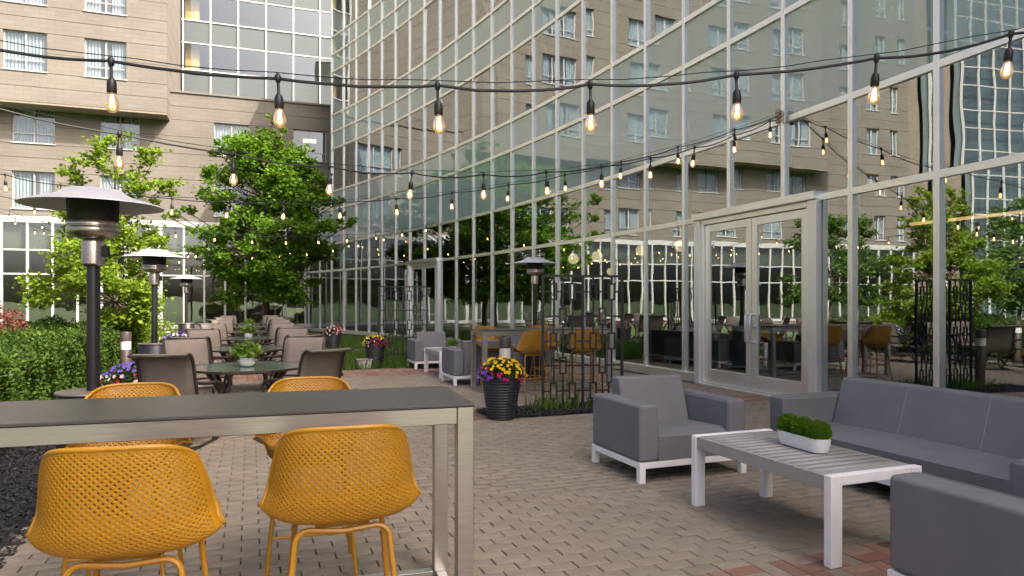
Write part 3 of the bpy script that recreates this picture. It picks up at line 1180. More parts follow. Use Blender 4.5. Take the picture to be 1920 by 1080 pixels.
# ------------------------------------------------------------------ foliage helpers
def leaf_cloud(C, size, mat, name, parent=None, up=.3, outward=None, aspect=.55, fold=.25):
    """C (n,3) leaf centres; returns linked object made of folded four-corner leaves"""
    n = len(C)
    a = rng.uniform(0, 2 * np.pi, n)
    z = rng.uniform(-.6, .8, n)
    d = np.stack([np.cos(a) * np.sqrt(1 - z ** 2 * .9), np.sin(a) * np.sqrt(1 - z ** 2 * .9), z * .7], 1)
    if outward is not None:
        d = d * .7 + outward * .6
    d /= np.linalg.norm(d, axis=1)[:, None] + 1e-9
    r = rng.normal(0, 1, (n, 3))
    r[:, 2] += up * 3
    s = np.cross(d, r)
    s /= np.linalg.norm(s, axis=1)[:, None] + 1e-9
    nn = np.cross(s, d)
    L = (size * rng.uniform(.6, 1.35, n))[:, None]
    W_ = L * aspect
    V = np.stack([C - d * L * .5, C + s * W_ * .5 + nn * L * fold * .4, C + d * L * .5, C - s * W_ * .5 + nn * L * fold * .4], 1).reshape(-1, 3)
    i0 = np.arange(n) * 4
    F = np.concatenate([np.stack([i0, i0 + 1, i0 + 2], 1), np.stack([i0, i0 + 2, i0 + 3], 1)])
    return link(name, numpy_mesh(name, V, F, mat), parent)


def make_tree(name, label, loc, trunk, clumps, nleaf, lsize, mat, group=None, r0=.09):
    t = thing(name, label, 'tree', loc, 0, group)
    tb = MB()
    h = trunk
    pts = [(0.03 * math.sin(k * 1.7), .03 * math.cos(k * 1.1), h * k / 8 - .05) for k in range(9)]
    tb.tube(pts, [r0 * (1 - .75 * k / 8) for k in range(9)], 8)
    for (cx, cy, cz, rr) in clumps:
        z0 = max(.35 * h, min(h * .96, cz - .25 * math.hypot(cx, cy) - .6))
        k = z0 / h * 8
        s = Vector((0, 0, z0))
        e = Vector((cx, cy, cz))
        m1 = s.lerp(e, .5) + Vector((random.uniform(-.1, .1), random.uniform(-.1, .1), -.08 * (e - s).length))
        rb = r0 * .42 * (1 - .55 * z0 / h)
        tb.tube([s, s.lerp(m1, .5), m1, m1.lerp(e, .6), e], [rb, rb * .8, rb * .6, rb * .4, rb * .15], 5)
        for _ in range(3):
            e2 = e + Vector((random.gauss(0, 1), random.gauss(0, 1), random.gauss(0, .7))).normalized() * rr * .8
            tb.tube([m1.lerp(e, .7), e.lerp(e2, .4), e2], [rb * .3, rb * .22, rb * .08], 4)
    tb.build('trunk', M['bark'], t, smooth=True)
    tot = sum(c[3] ** 2 for c in clumps)
    Cs, Os = [], []
    for (cx, cy, cz, rr) in clumps:
        n = max(8, int(nleaf * rr ** 2 / tot))
        # each clump is several sprays, leaving gaps between them
        ns = max(3, int(7 * rr / .6))
        spr = rng.normal(0, 1, (ns, 3))
        spr /= np.linalg.norm(spr, axis=1)[:, None]
        spr = spr * rr * rng.uniform(.35, .95, (ns, 1)) * np.array([1, 1, .75])
        which = rng.integers(0, ns, n)
        d = rng.normal(0, 1, (n, 3)) * rr * .27 * np.array([1, 1, .6])
        c = np.array([cx, cy, cz]) + spr[which] + d
        Cs.append(c)
        o = spr[which] + d
        Os.append(o / (np.linalg.norm(o, axis=1)[:, None] + 1e-9))
    leaf_cloud(np.concatenate(Cs), lsize, mat, 'crown', t, outward=np.concatenate(Os) * .6, aspect=.7)
    return t


def crown(n, zlo, zhi, rad, rsz, prof, sd, inner=.12):
    rs = random.Random(sd)
    out = []
    for _ in range(n):
        z = rs.uniform(zlo, zhi)
        t = (z - zlo) / (zhi - zlo)
        R_ = rad * prof(t)
        a = rs.uniform(0, 6.283)
        r = R_ * math.sqrt(rs.uniform(inner, 1))
        out.append((r * math.cos(a), r * math.sin(a), z, rs.uniform(*rsz)))
    return out


# ------------------------------------------------------------------ trees, hedge, shrubs
make_tree('maple_tree', 'large green maple tree in front of the far stone wall', (-10.0, 27.6, 0), 8.1,
          crown(84, 1.7, 8.0, 2.6, (.5, .85), lambda t: (.62 + .95 * t if t < .35 else .95 * (1 - ((t - .35) / .65) ** 1.7) + .16) * (.86 + .28 * abs(math.sin(t * 23))), 3) + [(0, 0, 8.3, .4), (-1.5, -.3, 7.9, .33), (-1.9, -.2, 7.5, .35), (.7, 0, 8.6, .32), (.35, -.2, 8.9, .22), (1.9, -.2, 7.0, .4), (2.5, 0, 6.3, .35)]
          + crown(34, 2.2, 8.2, 3.15, (.24, .4), lambda t: (.62 + .95 * t if t < .35 else .95 * (1 - ((t - .35) / .65) ** 1.7) + .2), 21, .8),
          44000, .155, M['leaf_maple'], r0=.15)
yc = [(-.95, 0, 4.2, .28), (-.8, .1, 3.9, .28), (-.55, .1, 4.35, .3), (-.2, 0, 4.55, .3), (.0, .1, 4.75, .28), (-.1, .1, 4.2, .32),
      (.25, 0, 4.0, .3), (.5, 0, 4.25, .3), (.75, .1, 4.4, .28), (.55, 0, 3.7, .35), (.9, 0, 3.75, .32), (1.1, .1, 3.85, .25), (.2, .2, 3.6, .4), (-.25, .1, 3.5, .35),
      (-.9, 0, 3.55, .25), (-.6, 0, 3.55, .3)]
yc += [(x - .25, y, z, r) for x, y, z, r in crown(44, .9, 3.3, 1.2, (.30, .48), lambda t: .75 + .5 * math.sin(t * 3.1) - .35 * t, 5)]
make_tree('young_tree', 'young bright green sunlit tree behind the clipped hedge', (-7.9, 13.6, 0), 4.3, yc, 15500, .088, M['leaf_young'], r0=.05)
for k, (x, y, h, rd, lb, sd) in enumerate(((-17.8, 20.8, 5.2, 1.7, 'small green tree left of the frame, reflected beside the entrance', 11),
                                         (-15.6, 14.6, 5.0, 1.7, 'small green tree reflected in the right most pane', 12))):
    make_tree('courtyard_tree', lb, (x, y, 0), h, crown(30, 1.4, h, rd, (.4, .65), lambda t: .5 + 1.1 * t if t < .4 else 1.0 - (t - .4) * 1.2, sd), 6000, .14, M['leaf_dark'], r0=.07)

hedge = thing('clipped_hedge', 'long clipped green hedge along the left patio edge', 'hedge')
HP0, HP1, HQ0, HQ1 = -4.3, -2.35, 3.0, 18.5


def hedge_top(p, q):
    return .93 + .05 * math.sin(q * 1.3) + .045 * math.sin(q * 3.1 + p * 2) + .03 * math.sin(p * 5 + q * 7)


core = MB()
nq, npp = 40, 6
gv, gf = [], []
for a in range(nq + 1):
    for b in range(npp + 1):
        qx = HQ0 + .1 + (HQ1 - HQ0 - .2) * a / nq
        px = HP0 + .12 + (HP1 - HP0 - .24) * b / npp
        gv.append(G(px, qx, hedge_top(px, qx) - .16))
for a in range(nq):
    for b in range(npp):
        i = a * (npp + 1) + b
        gf.append((i, i + 1, i + npp + 2, i + npp + 1))
off = len(gv)
for a in range(nq + 1):
    qx = HQ0 + .1 + (HQ1 - HQ0 - .2) * a / nq
    gv.append(G(HP1 - .12, qx, 0))
for a in range(nq):
    i = a * (npp + 1) + npp
    gf.append((i, off + a, off + a + 1, i + npp + 1))
core.add(gv, gf)
core.box(HP0 + .12, HP1 - .12, HQ0 + .1, HQ0 + .12, 0, .95, Matrix.Rotation(GA, 4, 'Z'))
core.build('dark_core', pm('hedge_core', (.018, .022, .008), .95, var=.4, scale=9), hedge)  # solid dark core added behind the leaves, no modelled twigs
C_, O_ = [], []
for _ in range(80000):
    t = random.random()
    # denser towards the camera where leaves show larger
    qx = HQ0 + (HQ1 - HQ0) * random.random() ** 1.25
    if t < .50:      # front face
        zz = random.uniform(.02, 1) ** .85
        px = HP1 + random.gauss(0, .05) + .05 * math.sin(qx * 4.3 + zz * 5) + .04 * math.sin(qx * 11 + zz * 9)
        z = zz * hedge_top(px, qx)
        o = E1 * .8 + Vector((0, 0, .4))
    elif t < .95:
        px = random.uniform(HP0, HP1)
        z = hedge_top(px, qx) + random.gauss(0, .045) + (.07 if random.random() < .05 else 0) + .035 * math.sin(qx * 9 + px * 6)
        o = Vector((0, 0, 1))
    else:
        qx = HQ0 + random.gauss(0, .06)
        px = random.uniform(HP0, HP1)
        z = random.uniform(.02, 1) * hedge_top(px, qx)
        o = -E2 + Vector((0, 0, .4))
    C_.append(G(px, qx, max(.02, z)))
    O_.append(o)
lf = leaf_cloud(np.array([tuple(v) for v in C_]), .050, M['leaf_hedge'], 'foliage', hedge, outward=np.array([tuple(v) for v in O_]), aspect=.6)
lf['kind'] = 'stuff'
# taller shrub mass behind the hedge, under the young tree
def shrub(name, label, loc, rx, rz, n, ls, mat, stems=7, zc=None, kindmat='bark'):
    t = thing(name, label, 'shrub', loc)
    sb = MB()
    zc = zc if zc is not None else rz
    for k in range(stems):
        a = 6.283 * k / stems + random.uniform(-.3, .3)
        e = Vector((math.cos(a) * rx * .7, math.sin(a) * rx * .7, zc + random.uniform(-.2, .5) * rz))
        sb.tube([(0, 0, -.02), (e.x * .3, e.y * .3, e.z * .5), e], [.02, .013, .005], 5)
    sb.build('stem', M[kindmat], t)
    d = rng.normal(0, 1, (n, 3))
    d /= np.linalg.norm(d, axis=1)[:, None]
    r = rng.uniform(.55, 1.05, (n, 1)) + .12 * np.sin(d[:, :1] * 7 + d[:, 1:2] * 5)
    c = d * r * np.array([rx, rx, rz]) + np.array([0, 0, zc])
    c[:, 2] = np.maximum(c[:, 2], .03)
    leaf_cloud(c, ls, mat, 'foliage', t, outward=d)
    return t


shrub('leafy_shrub', 'rounded green shrub swelling up behind the bollard light', (-9.2, 13.4, 0), .85, .55, 6500, .075, M['leaf_hedge'], zc=.62)
shrub('leafy_shrub', 'dense green shrub under the young tree by the front heater pole', (-8.15, 14.5, 0), .85, .62, 6000, .075, M['leaf_young'], zc=.72)
shrub('red_shrub', 'purple red leaved shrub at the left edge above the hedge', (-8.6, 11.2, 0), .5, .36, 2000, .05, M['leaf_red'], zc=1.12, stems=11)

# ------------------------------------------------------------------ lounge furniture
fab = M['fabric']


def seat_unit(name, label, cat, width, group, loc, rz, ncush=1):
    """origin at the front left foot corner; +x along the front, +y to the back"""
    t = thing(name, label, cat, loc, rz, group)
    D, arm, ah, bh, leg = .84, .19, .645, .80, .12
    # white base frame: rails and feet
    MB().box(.04, width - .04, 0, .045, leg, leg + .05).build('rail', M['white_metal'], t, bevel=.004, bseg=1)
    MB().box(.04, width - .04, D - .045, D, leg, leg + .05).build('rail', M['white_metal'], t, bevel=.004, bseg=1)
    MB().box(0, .045, .048, D - .048, leg, leg + .05).build('rail', M['white_metal'], t, bevel=.004, bseg=1)
    MB().box(width - .045, width, .048, D - .048, leg, leg + .05).build('rail', M['white_metal'], t, bevel=.004, bseg=1)
    for x in (0, width - .055):
        for y in (-.003, D - .052):
            MB().box(x - .002, x + .057, y, y + .055, 0, leg + .052).build('foot', M['white_metal'], t, bevel=.004, bseg=1)
    z0 = leg + .055
    for x0 in (0, width - arm):
        MB().box(x0, x0 + arm, 0, D, z0, ah).build('arm', fab, t, bevel=.028, bseg=4)
    # seat body with slightly crowned cushion
    cu = MB()
    nx, ny = 10, 8
    x0, x1, y0, y1 = arm + .002, width - arm - .002, .012, D - .10
    vs, fs = [], []
    for j in range(ny + 1):
        for i in range(nx + 1):
            u, v = i / nx, j / ny
            eu, ev = min(u, 1 - u) * (x1 - x0), min(v, 1 - v) * (y1 - y0)
            rd = .045
            drop = 0
            for e in (ev,):
                if e < rd:
                    drop += rd - math.sqrt(max(0, rd ** 2 - (rd - e) ** 2))
            z = .415 - drop + .018 * math.sin(math.pi * u) * math.sin(math.pi * v) - .035 * v
            vs.append((x0 + (x1 - x0) * u, y0 + (y1 - y0) * v, z))
    for j in range(ny):
        for i in range(nx):
            a = j * (nx + 1) + i
            fs.append((a, a + 1, a + nx + 2, a + nx + 1))
    base_i = len(vs)
    vs += [(x0, y0, z0), (x1, y0, z0)]
    fs.append(tuple([base_i, base_i + 1] + [i for i in range(nx, -1, -1)]))
    cu.add(vs, fs)
    cu.build('seat', fab, t, smooth=True)
    a, b = arm + .003, width - arm - .003
    bk = MB()
    bk.add([(a, D - .30, .36), (b, D - .30, .36), (b, D - .01, z0), (a, D - .01, z0), (a, D - .16, bh), (b, D - .16, bh), (b, D - .01, bh), (a, D - .01, bh)],
           [(0, 1, 2, 3), (4, 7, 6, 5), (0, 4, 5, 1), (2, 6, 7, 3), (0, 3, 7, 4), (1, 5, 6, 2)])
    bk.build('backrest', fab, t, bevel=.026, bseg=4)
    for k in range(1, ncush):
        x = a + (b - a) * k / ncush
        MB().tube([(x, D - .288, .40), (x, D - .166, .775), (x, D - .150, .7995), (x, D - .03, .8005)], .0035, 5).build('seam', M['seam'], t)
    for x in (arm - .012, width - arm + .012):
        MB().tube([(x, .0015, z0 + .03), (x, .0015, ah - .03), (x, .03, ah + .0005), (x, D - .03, ah + .0005)], .0022, 5).build('seam', M['seam'], t)
    return t


def coffee_table(label, loc, rz, group):
    """origin at a foot corner; +x across (0.71), +y along (1.3)"""
    t = thing('coffee_table', label, 'table', loc, rz, group)
    W_, L, H = .71, 1.30, .52
    for x in (0, W_ - .085):
        for y in (0, L - .085):
            MB().box(x, x + .085, y, y + .055, 0, H).build('leg', M['white_metal'], t, bevel=.006, bseg=2) if y == 0 else MB().box(x, x + .085, L - .055, L, 0, H).build('leg', M['white_metal'], t, bevel=.006, bseg=2)
    for y0, y1 in ((0, .055), (L - .055, L)):
        MB().box(.087, W_ - .087, y0 + .001, y1 - .001, H - .06, H).build('end_rail', M['white_metal'], t, bevel=.006, bseg=2)
    for x in (.008, W_ - .033):
        MB().box(x, x + .025, .057, L - .057, H - .09, H - .006).build('side_rail', M['slat'], t, bevel=.003, bseg=1)
    n = 15
    a0, a1 = .06, L - .06
    me = MB().box(.036, W_ - .036, 0, (a1 - a0) / n - .009, H - .022, H - .004).mesh('slat', M['slat'])
    for k in range(n):
        link('slat', me, t, (0, a0 + .004 + k * (a1 - a0) / n, 0), bevel=.002 if k == 0 else 0, bseg=1)
    return t


def at_grid(p, q):
    return G(p, q)


def lounge(dp, dq, near):
    w = 'near' if near else 'far'
    gp = 'grey lounge armchairs'
    seat_unit('lounge_armchair', 'grey armchair on white base, facing camera, ' + ('nearest the entrance doors' if near else 'in front of the far black screen'),
              'armchair', 1.08, gp, at_grid(2.99 + dp, 4.86 + dq), GA)
    seat_unit('lounge_armchair', 'grey armchair seen from behind ' + ('cut off by the right frame edge' if near else 'just left of the far bar table'),
              'armchair', 1.08, gp, at_grid(4.04 + dp, 2.50 + dq), GA + math.pi)
    seat_unit('lounge_sofa', ('long grey three seat sofa against the glass at right' if near else 'far grey sofa mostly hidden behind the far armchair'),
              'sofa', 2.45, 'grey sofas', at_grid(4.47 + dp, 5.03 + dq), GA - math.pi / 2, 3)
    coffee_table(('white coffee table with grey slat top holding the trough planter' if near else 'smaller looking white coffee table between the far grey armchairs'), at_grid(3.04 + dp, 2.93 + dq), GA, 'white coffee tables')


lounge(0, 0, True)
lounge(.43, 10.06, False)

# trough planter with three moss balls on the near coffee table
tp = G(3.47, 3.58, .52)
tr = thing('trough_planter', 'white oval ceramic trough with three green tufts on the near coffee table', 'planter', tp, GA + R(86))
prof = []
def stadium(l, r, n=10):
    pts = []
    for k in range(n + 1):
        a = -math.pi / 2 + math.pi * k / n
        pts.append((l / 2 - r + r * math.cos(a), r * math.sin(a)))
    for k in range(n + 1):
        a = math.pi / 2 + math.pi * k / n
        pts.append((-l / 2 + r + r * math.cos(a), r * math.sin(a)))
    return pts


pot = MB()
rings = [(.37, .05, .0), (.40, .062, .006), (.43, .072, .05), (.435, .074, .095), (.42, .067, .095), (.415, .065, .06)]
rv = []
for l, r_, z in rings:
    rv += [(x, y, z) for x, y in stadium(l, r_)]
n_ = len(stadium(1, .1))
rf = [tuple(range(n_ - 1, -1, -1)), tuple(range(5 * n_, 6 * n_))]
for k in range(5):
    rf += [(k * n_ + i, k * n_ + (i + 1) % n_, (k + 1) * n_ + (i + 1) % n_, (k + 1) * n_ + i) for i in range(n_)]
pot.add(rv, rf).build('pot', M['ceramic'], tr, smooth=True)
for k, x in enumerate((-.145, .0, .145)):
    n = 2600
    d = rng.normal(0, 1, (n, 3))
    d /= np.linalg.norm(d, axis=1)[:, None]
    rr = rng.uniform(.78, 1.04, (n, 1)) + .05 * np.sin(d[:, :1] * 9 + k)
    c = d * rr * np.array([.074, .08, .078]) + np.array([x, 0, .130])
    leaf_cloud(c, .017, M['leaf_moss'], 'green_tuft', tr, outward=d * 1.6, aspect=.28)
    MB().lathe([(0, -.05), (.048, -.035), (.058, 0), (.048, .042), (0, .06)], 12, (x, 0, .128)).build('tuft_core', M['leaf_moss'], tr, smooth=True)


def small_pot(label, loc, s=1.0, grp=None):
    t = thing('potted_plant', label, 'plant', loc, random.uniform(0, 6), grp)
    MB().lathe([(.045 * s, 0), (.062 * s, .01 * s), (.07 * s, .04 * s), (.064 * s, .085 * s), (.056 * s, .085 * s), (.056 * s, .06 * s)], 20).build('pot', M['ceramic'], t, smooth=True)
    n = 420
    d = rng.normal(0, 1, (n, 3))
    d[:, 2] = np.abs(d[:, 2]) * .9 - .1
    d /= np.linalg.norm(d, axis=1)[:, None]
    c = d * rng.uniform(.25, 1.0, (n, 1)) * np.array([.15, .15, .13]) * s + np.array([0, 0, .11 * s])
    leaf_cloud(c, .055 * s, M['leaf_pot'], 'leaves', t, outward=d, aspect=.55)
    sb = MB()
    for k in range(9):
        a = k * .7
        sb.tube([(0, 0, .05 * s), (.05 * s * math.cos(a), .05 * s * math.sin(a), .12 * s), (.1 * s * math.cos(a), .1 * s * math.sin(a), .17 * s)], .003, 4)
    sb.build('stems', M['leaf_pot'], t)
    return t


small_pot('small potted green plant on the far coffee table', G(3.04 + .43 + .4, 2.93 + 10.06 + .5, .52), .95, 'white pots with green plants')

# ------------------------------------------------------------------ yellow perforated bar stools
def shell_point(u, v):
    """u -1..1 across, v 0 (seat front) .. 1 (back top); origin under the seat middle on the floor"""
    # side profile
    prof = [(.25, .672), (.20, .692), (.10, .687), (.0, .676), (-.10, .668), (-.165, .682), (-.205, .740), (-.228, .82), (-.247, .91), (-.262, .99), (-.27, 1.048)]
    k = v * (len(prof) - 1)
    i = min(int(k), len(prof) - 2)
    f = k - i
    # catmull-rom
    def P(j):
        return prof[min(max(j, 0), len(prof) - 1)]
    p0, p1, p2, p3 = P(i - 1), P(i), P(i + 1), P(i + 2)
    out = []
    for c in (0, 1):
        out.append(.5 * (2 * p1[c] + (p2[c] - p0[c]) * f + (2 * p0[c] - 5 * p1[c] + 4 * p2[c] - p3[c]) * f * f + (3 * p1[c] - p0[c] - 3 * p2[c] + p3[c]) * f ** 3))
    y, z = out
    au = abs(u)
    if v < .45:
        w = .215 + .085 * (v / .45) ** 1.3
    else:
        w = .30 - .085 * ((v - .45) / .55)
    # curl: on the seat the rim rises, on the back it wraps forward
    cu = au ** 2.6
    t = min(1, max(0, (v - .30) / .35))
    rise = (.035 + .075 * math.sin(min(1, v / .6) * math.pi / 2)) * (1 - t) + .03 * t
    wrap = .145 * t * (1 - .25 * max(0, (v - .7) / .3))
    x = w * math.sin(u * 1.22) / math.sin(1.22)
    top = max(0, (v - .62) / .38)
    z += rise * cu - .075 * top ** 1.5 * au ** 3.2
    y += wrap * cu
    if v < .2:
        y -= .07 * (1 - v / .2) * au ** 3
    return Vector((x, y, z))


def make_stool():
    t = thing('bar_stool', 'x', 'stool', (0, 0, 0), 0, 'yellow perforated bar stools')
    nu, nv = 52, 74
    m_ = MB()
    cache = {}

    def V(i, j):
        return shell_point(-1 + 2 * i / nu, j / nv)
    for i in range(0, nu + 1):
        for j in range(0, nv + 1):
            if (i + j) % 2:
                continue
            # diamond centred at lattice (i, j); corners may clip at the border
            cs = [(i + 1, j), (i, j + 1), (i - 1, j), (i, j - 1)]
            if all(0 <= a <= nu and 0 <= b <= nv for a, b in cs):
                o = [V(*c) for c in cs]
                cen = V(i, j)
                edge = i < 3 or i > nu - 3 or j < 3 or j > nv - 3
                if edge:
                    m_.add(o, [(0, 1, 2, 3)])
                else:
                    k = .43
                    inn = [cen + (c - cen) * k for c in o]
                    m_.add(o + inn, [(0, 1, 5, 4), (1, 2, 6, 5), (2, 3, 7, 6), (3, 0, 4, 7)])
            else:
                o = [V(min(max(a, 0), nu), min(max(b, 0), nv)) for a, b in cs]
                pts = []
                for q_ in o:
                    if not any((q_ - w_).length < 1e-6 for w_ in pts):
                        pts.append(q_)
                if len(pts) >= 3:
                    m_.add(pts, [tuple(range(len(pts)))])
    sh = m_.build('shell', M['yellow'], t)
    me = sh.data
    import bmesh
    bm = bmesh.new()
    bm.from_mesh(me)
    bmesh.ops.remove_doubles(bm, verts=bm.verts, dist=1e-5)
    bmesh.ops.recalc_face_normals(bm, faces=bm.faces)
    for f_ in bm.faces:
        f_.smooth = True
    bm.to_mesh(me)
    bm.free()
    so = sh.modifiers.new('thick', 'SOLIDIFY')
    so.thickness = .007
    so.offset = 0
    rim = []
    n = 28
    for k in range(n):
        rim.append(shell_point(-1, k / n))
    for k in range(n):
        rim.append(shell_point(-1 + 2 * k / n, 1))
    for k in range(n):
        rim.append(shell_point(1, 1 - k / n))
    for k in range(n):
        rim.append(shell_point(1 - 2 * k / n, 0))
    MB().tube(rim, .0085, 8, closed=True).build('rim', M['yellow'], t, smooth=True)
    # leg frames: front and rear inverted U of bent tube
    for y0, y1, zt in ((.17, .235, .645), (-.12, -.215, .645)):
        xt, xb = .175, .232
        def leg(sx):
            out = []
            for k in range(5):
                a = k / 4 * math.pi / 2
                out.append((sx * (xt - .05 + .05 * math.sin(a)), y0 + (y1 - y0) * .05 * (k / 4), zt - .05 + .05 * math.cos(a)))
            out.append((sx * xb, y1, 0.0))
            return out
        pts = leg(-1)[::-1] + [(0, y0, zt - .012)] + leg(1)
        MB().tube(pts[:len(pts) // 2 + 1], .0115, 8).build('leg', M['yellow_metal'], t, smooth=True)
        MB().tube(pts[len(pts) // 2:], .0115, 8).build('leg', M['yellow_metal'], t, smooth=True)
    zf = .27
    k = zf / .595
    def lp(sx, y0, y1):
        return Vector((sx * (.232 + (.175 - .232) * k), y1 + (y0 - y1) * k, zf))
    c4 = [lp(-1, .17, .235), lp(1, .17, .235), lp(1, -.12, -.215), lp(-1, -.12, -.215)]
    MB().tube(c4, .009, 8, closed=True).build('footrest', M['yellow_metal'], t)
    MB().box(-.10, .10, -.10, .12, .645, .668).build('seat_mount', M['yellow_metal'], t)
    return t


stool0 = make_stool()
STOOL_KIDS = [c for c in bpy.data.objects if c.parent == stool0]
KIDS[stool0] = STOOL_KIDS
BA = R(16.5)


def place_stool(first, x, y, face, label):
    rz = face
    if first:
        stool0.location = (x, y, 0)
        stool0.rotation_euler = (0, 0, rz)
        stool0['label'] = label
        return stool0
    return copy_tree(stool0, (x, y, 0), rz, label)


place_stool(True, -1.30, 2.36, R(13), 'yellow perforated stool nearest the camera at lower left')
place_stool(False, -.675, 2.70, R(17), 'yellow perforated stool in front of the near bar table at its right end')
place_stool(False, -1.98, 3.50, R(196), 'yellow stool behind the near bar table on the left')
place_stool(False, -1.12, 3.80, R(198), 'yellow stool behind the near bar table on the right')
place_stool(False, .30, 11.15, GA + R(8), 'yellow stool at the far bar table, closest to the near flower planter')
place_stool(False, 1.20, 11.45, GA - R(10), 'yellow stool seen through the near black screen, right end of far bar')
place_stool(False, -.42, 12.3, GA + math.pi, 'yellow stool behind the left end of the far bar table')
place_stool(False, .62, 12.75, GA + math.pi, 'yellow stool on the far side of the far bar table by the heater')
place_stool(False, 4.2, 14.4, GA + R(60), 'yellow stool inside the lobby, dimly visible through the glass')


def bar_table(label, loc, rz, L=2.4, D=.70):
    """origin at the near right corner on the floor; table extends to -x and +y"""
    t = thing('bar_table', label, 'table', loc, rz, 'steel bar tables with charcoal tops')
    H = 1.03
    MB().box(-L, 0, 0, D, H - .014, H).build('tabletop', M['bar_top'], t, bevel=.003, bseg=1)
    s = .075
    for x in (-s - .004, -L + .004):
        for y in (.006, D - s - .006):
            MB().box(x, x + s, y, y + s, 0, H - .016).build('leg', M['steel'], t, bevel=.003, bseg=1)
    for y in (.010, D - .05):
        MB().box(-L + s + .006, -s - .006, y, y + .04, H - .092, H - .016).build('apron', M['steel'], t, bevel=.003, bseg=1)
    for x in (-s + .01, -L + .016):
        MB().box(x, x + .045, s + .008, D - s - .008, H - .092, H - .016).build('apron', M['steel'], t, bevel=.003, bseg=1)
    for y in (.012, D - s):
        MB().box(-L + s + .006, -s - .006, y, y + .06, .0, .03).build('base_rail', M['steel'], t, bevel=.003, bseg=1)
    for x in (-s + .005, -L + .012):
        MB().box(x, x + .055, s + .008, D - s - .008, 0, .03).build('base_rail', M['steel'], t, bevel=.003, bseg=1)
    return t


bar_table('near steel bar table with charcoal top across the lower left', (-.172, 3.15, 0), BA)
c_ = G(5.97, 10.62)
bar_table('far steel bar table behind the flower planter and black screen', c_, GA)

# ------------------------------------------------------------------ patio heaters
def heater(label, loc, s=1.0):
    t = thing('patio_heater', label, 'heater', loc, random.uniform(0, 1), 'mushroom patio heaters')
    t.scale = (s, s, s)
    MB().lathe([(.225, 0), (.23, .01), (.23, .06), (.205, .07), (.205, .895), (.2, .90)], 32).build('tank_housing', M['black'], t, smooth=True)
    MB().lathe([(.0, .902), (.215, .902), (.218, .908), (.215, .916), (.0, .918)], 36).build('tank_lid', M['lid'], t, smooth=True)
    MB().lathe([(.039, .916), (.039, 1.76)], 20).build('pole', M['black_pole'], t, smooth=True)
    MB().lathe([(.05, 1.735), (.068, 1.75), (.068, 1.885), (.064, 1.905), (.06, 1.91)], 28).build('burner_neck', M['heater_steel'], t, smooth=True)
    MB().lathe([(.06, 1.912), (.11, 1.922), (.148, 1.945), (.155, 1.955), (.155, 1.985), (.150, 1.99), (.150, 1.996), (.156, 2.0), (.156, 2.02), (.150, 2.026)], 36).build('burner_bowl', M['heater_steel'], t, smooth=True)
    MB().lathe([(.148, 2.027), (.152, 2.18)], 36).build('emitter_screen', M['emitter'], t, smooth=True)
    for k in range(12):
        pass
    MB().lathe([(0, 2.243), (.10, 2.243), (.165, 2.236), (.205, 2.205), (.25, 2.185), (.34, 2.160), (.415, 2.135), (.42, 2.128), (.412, 2.128), (.33, 2.148), (.24, 2.172), (.19, 2.185), (.0, 2.19)], 48).build('dome', M['dome'], t, smooth=True)
    MB().box(.066, .098, -.02, .02, 1.80, 1.87).build('control_knob', M['black'], t, bevel=.004, bseg=1)
    return t


heater('tall patio heater at left closest to the camera', (-2.76, 4.5, 0))
heater('patio heater behind the first dining chairs, second from camera', (-5.08, 9.7, 0))
heater('smallest looking patio heater at the far left dining row', (-8.97, 18.8, 0))
heater('patio heater behind the far bar table beside the curved glass', (.45, 13.5, 0), 1.06)

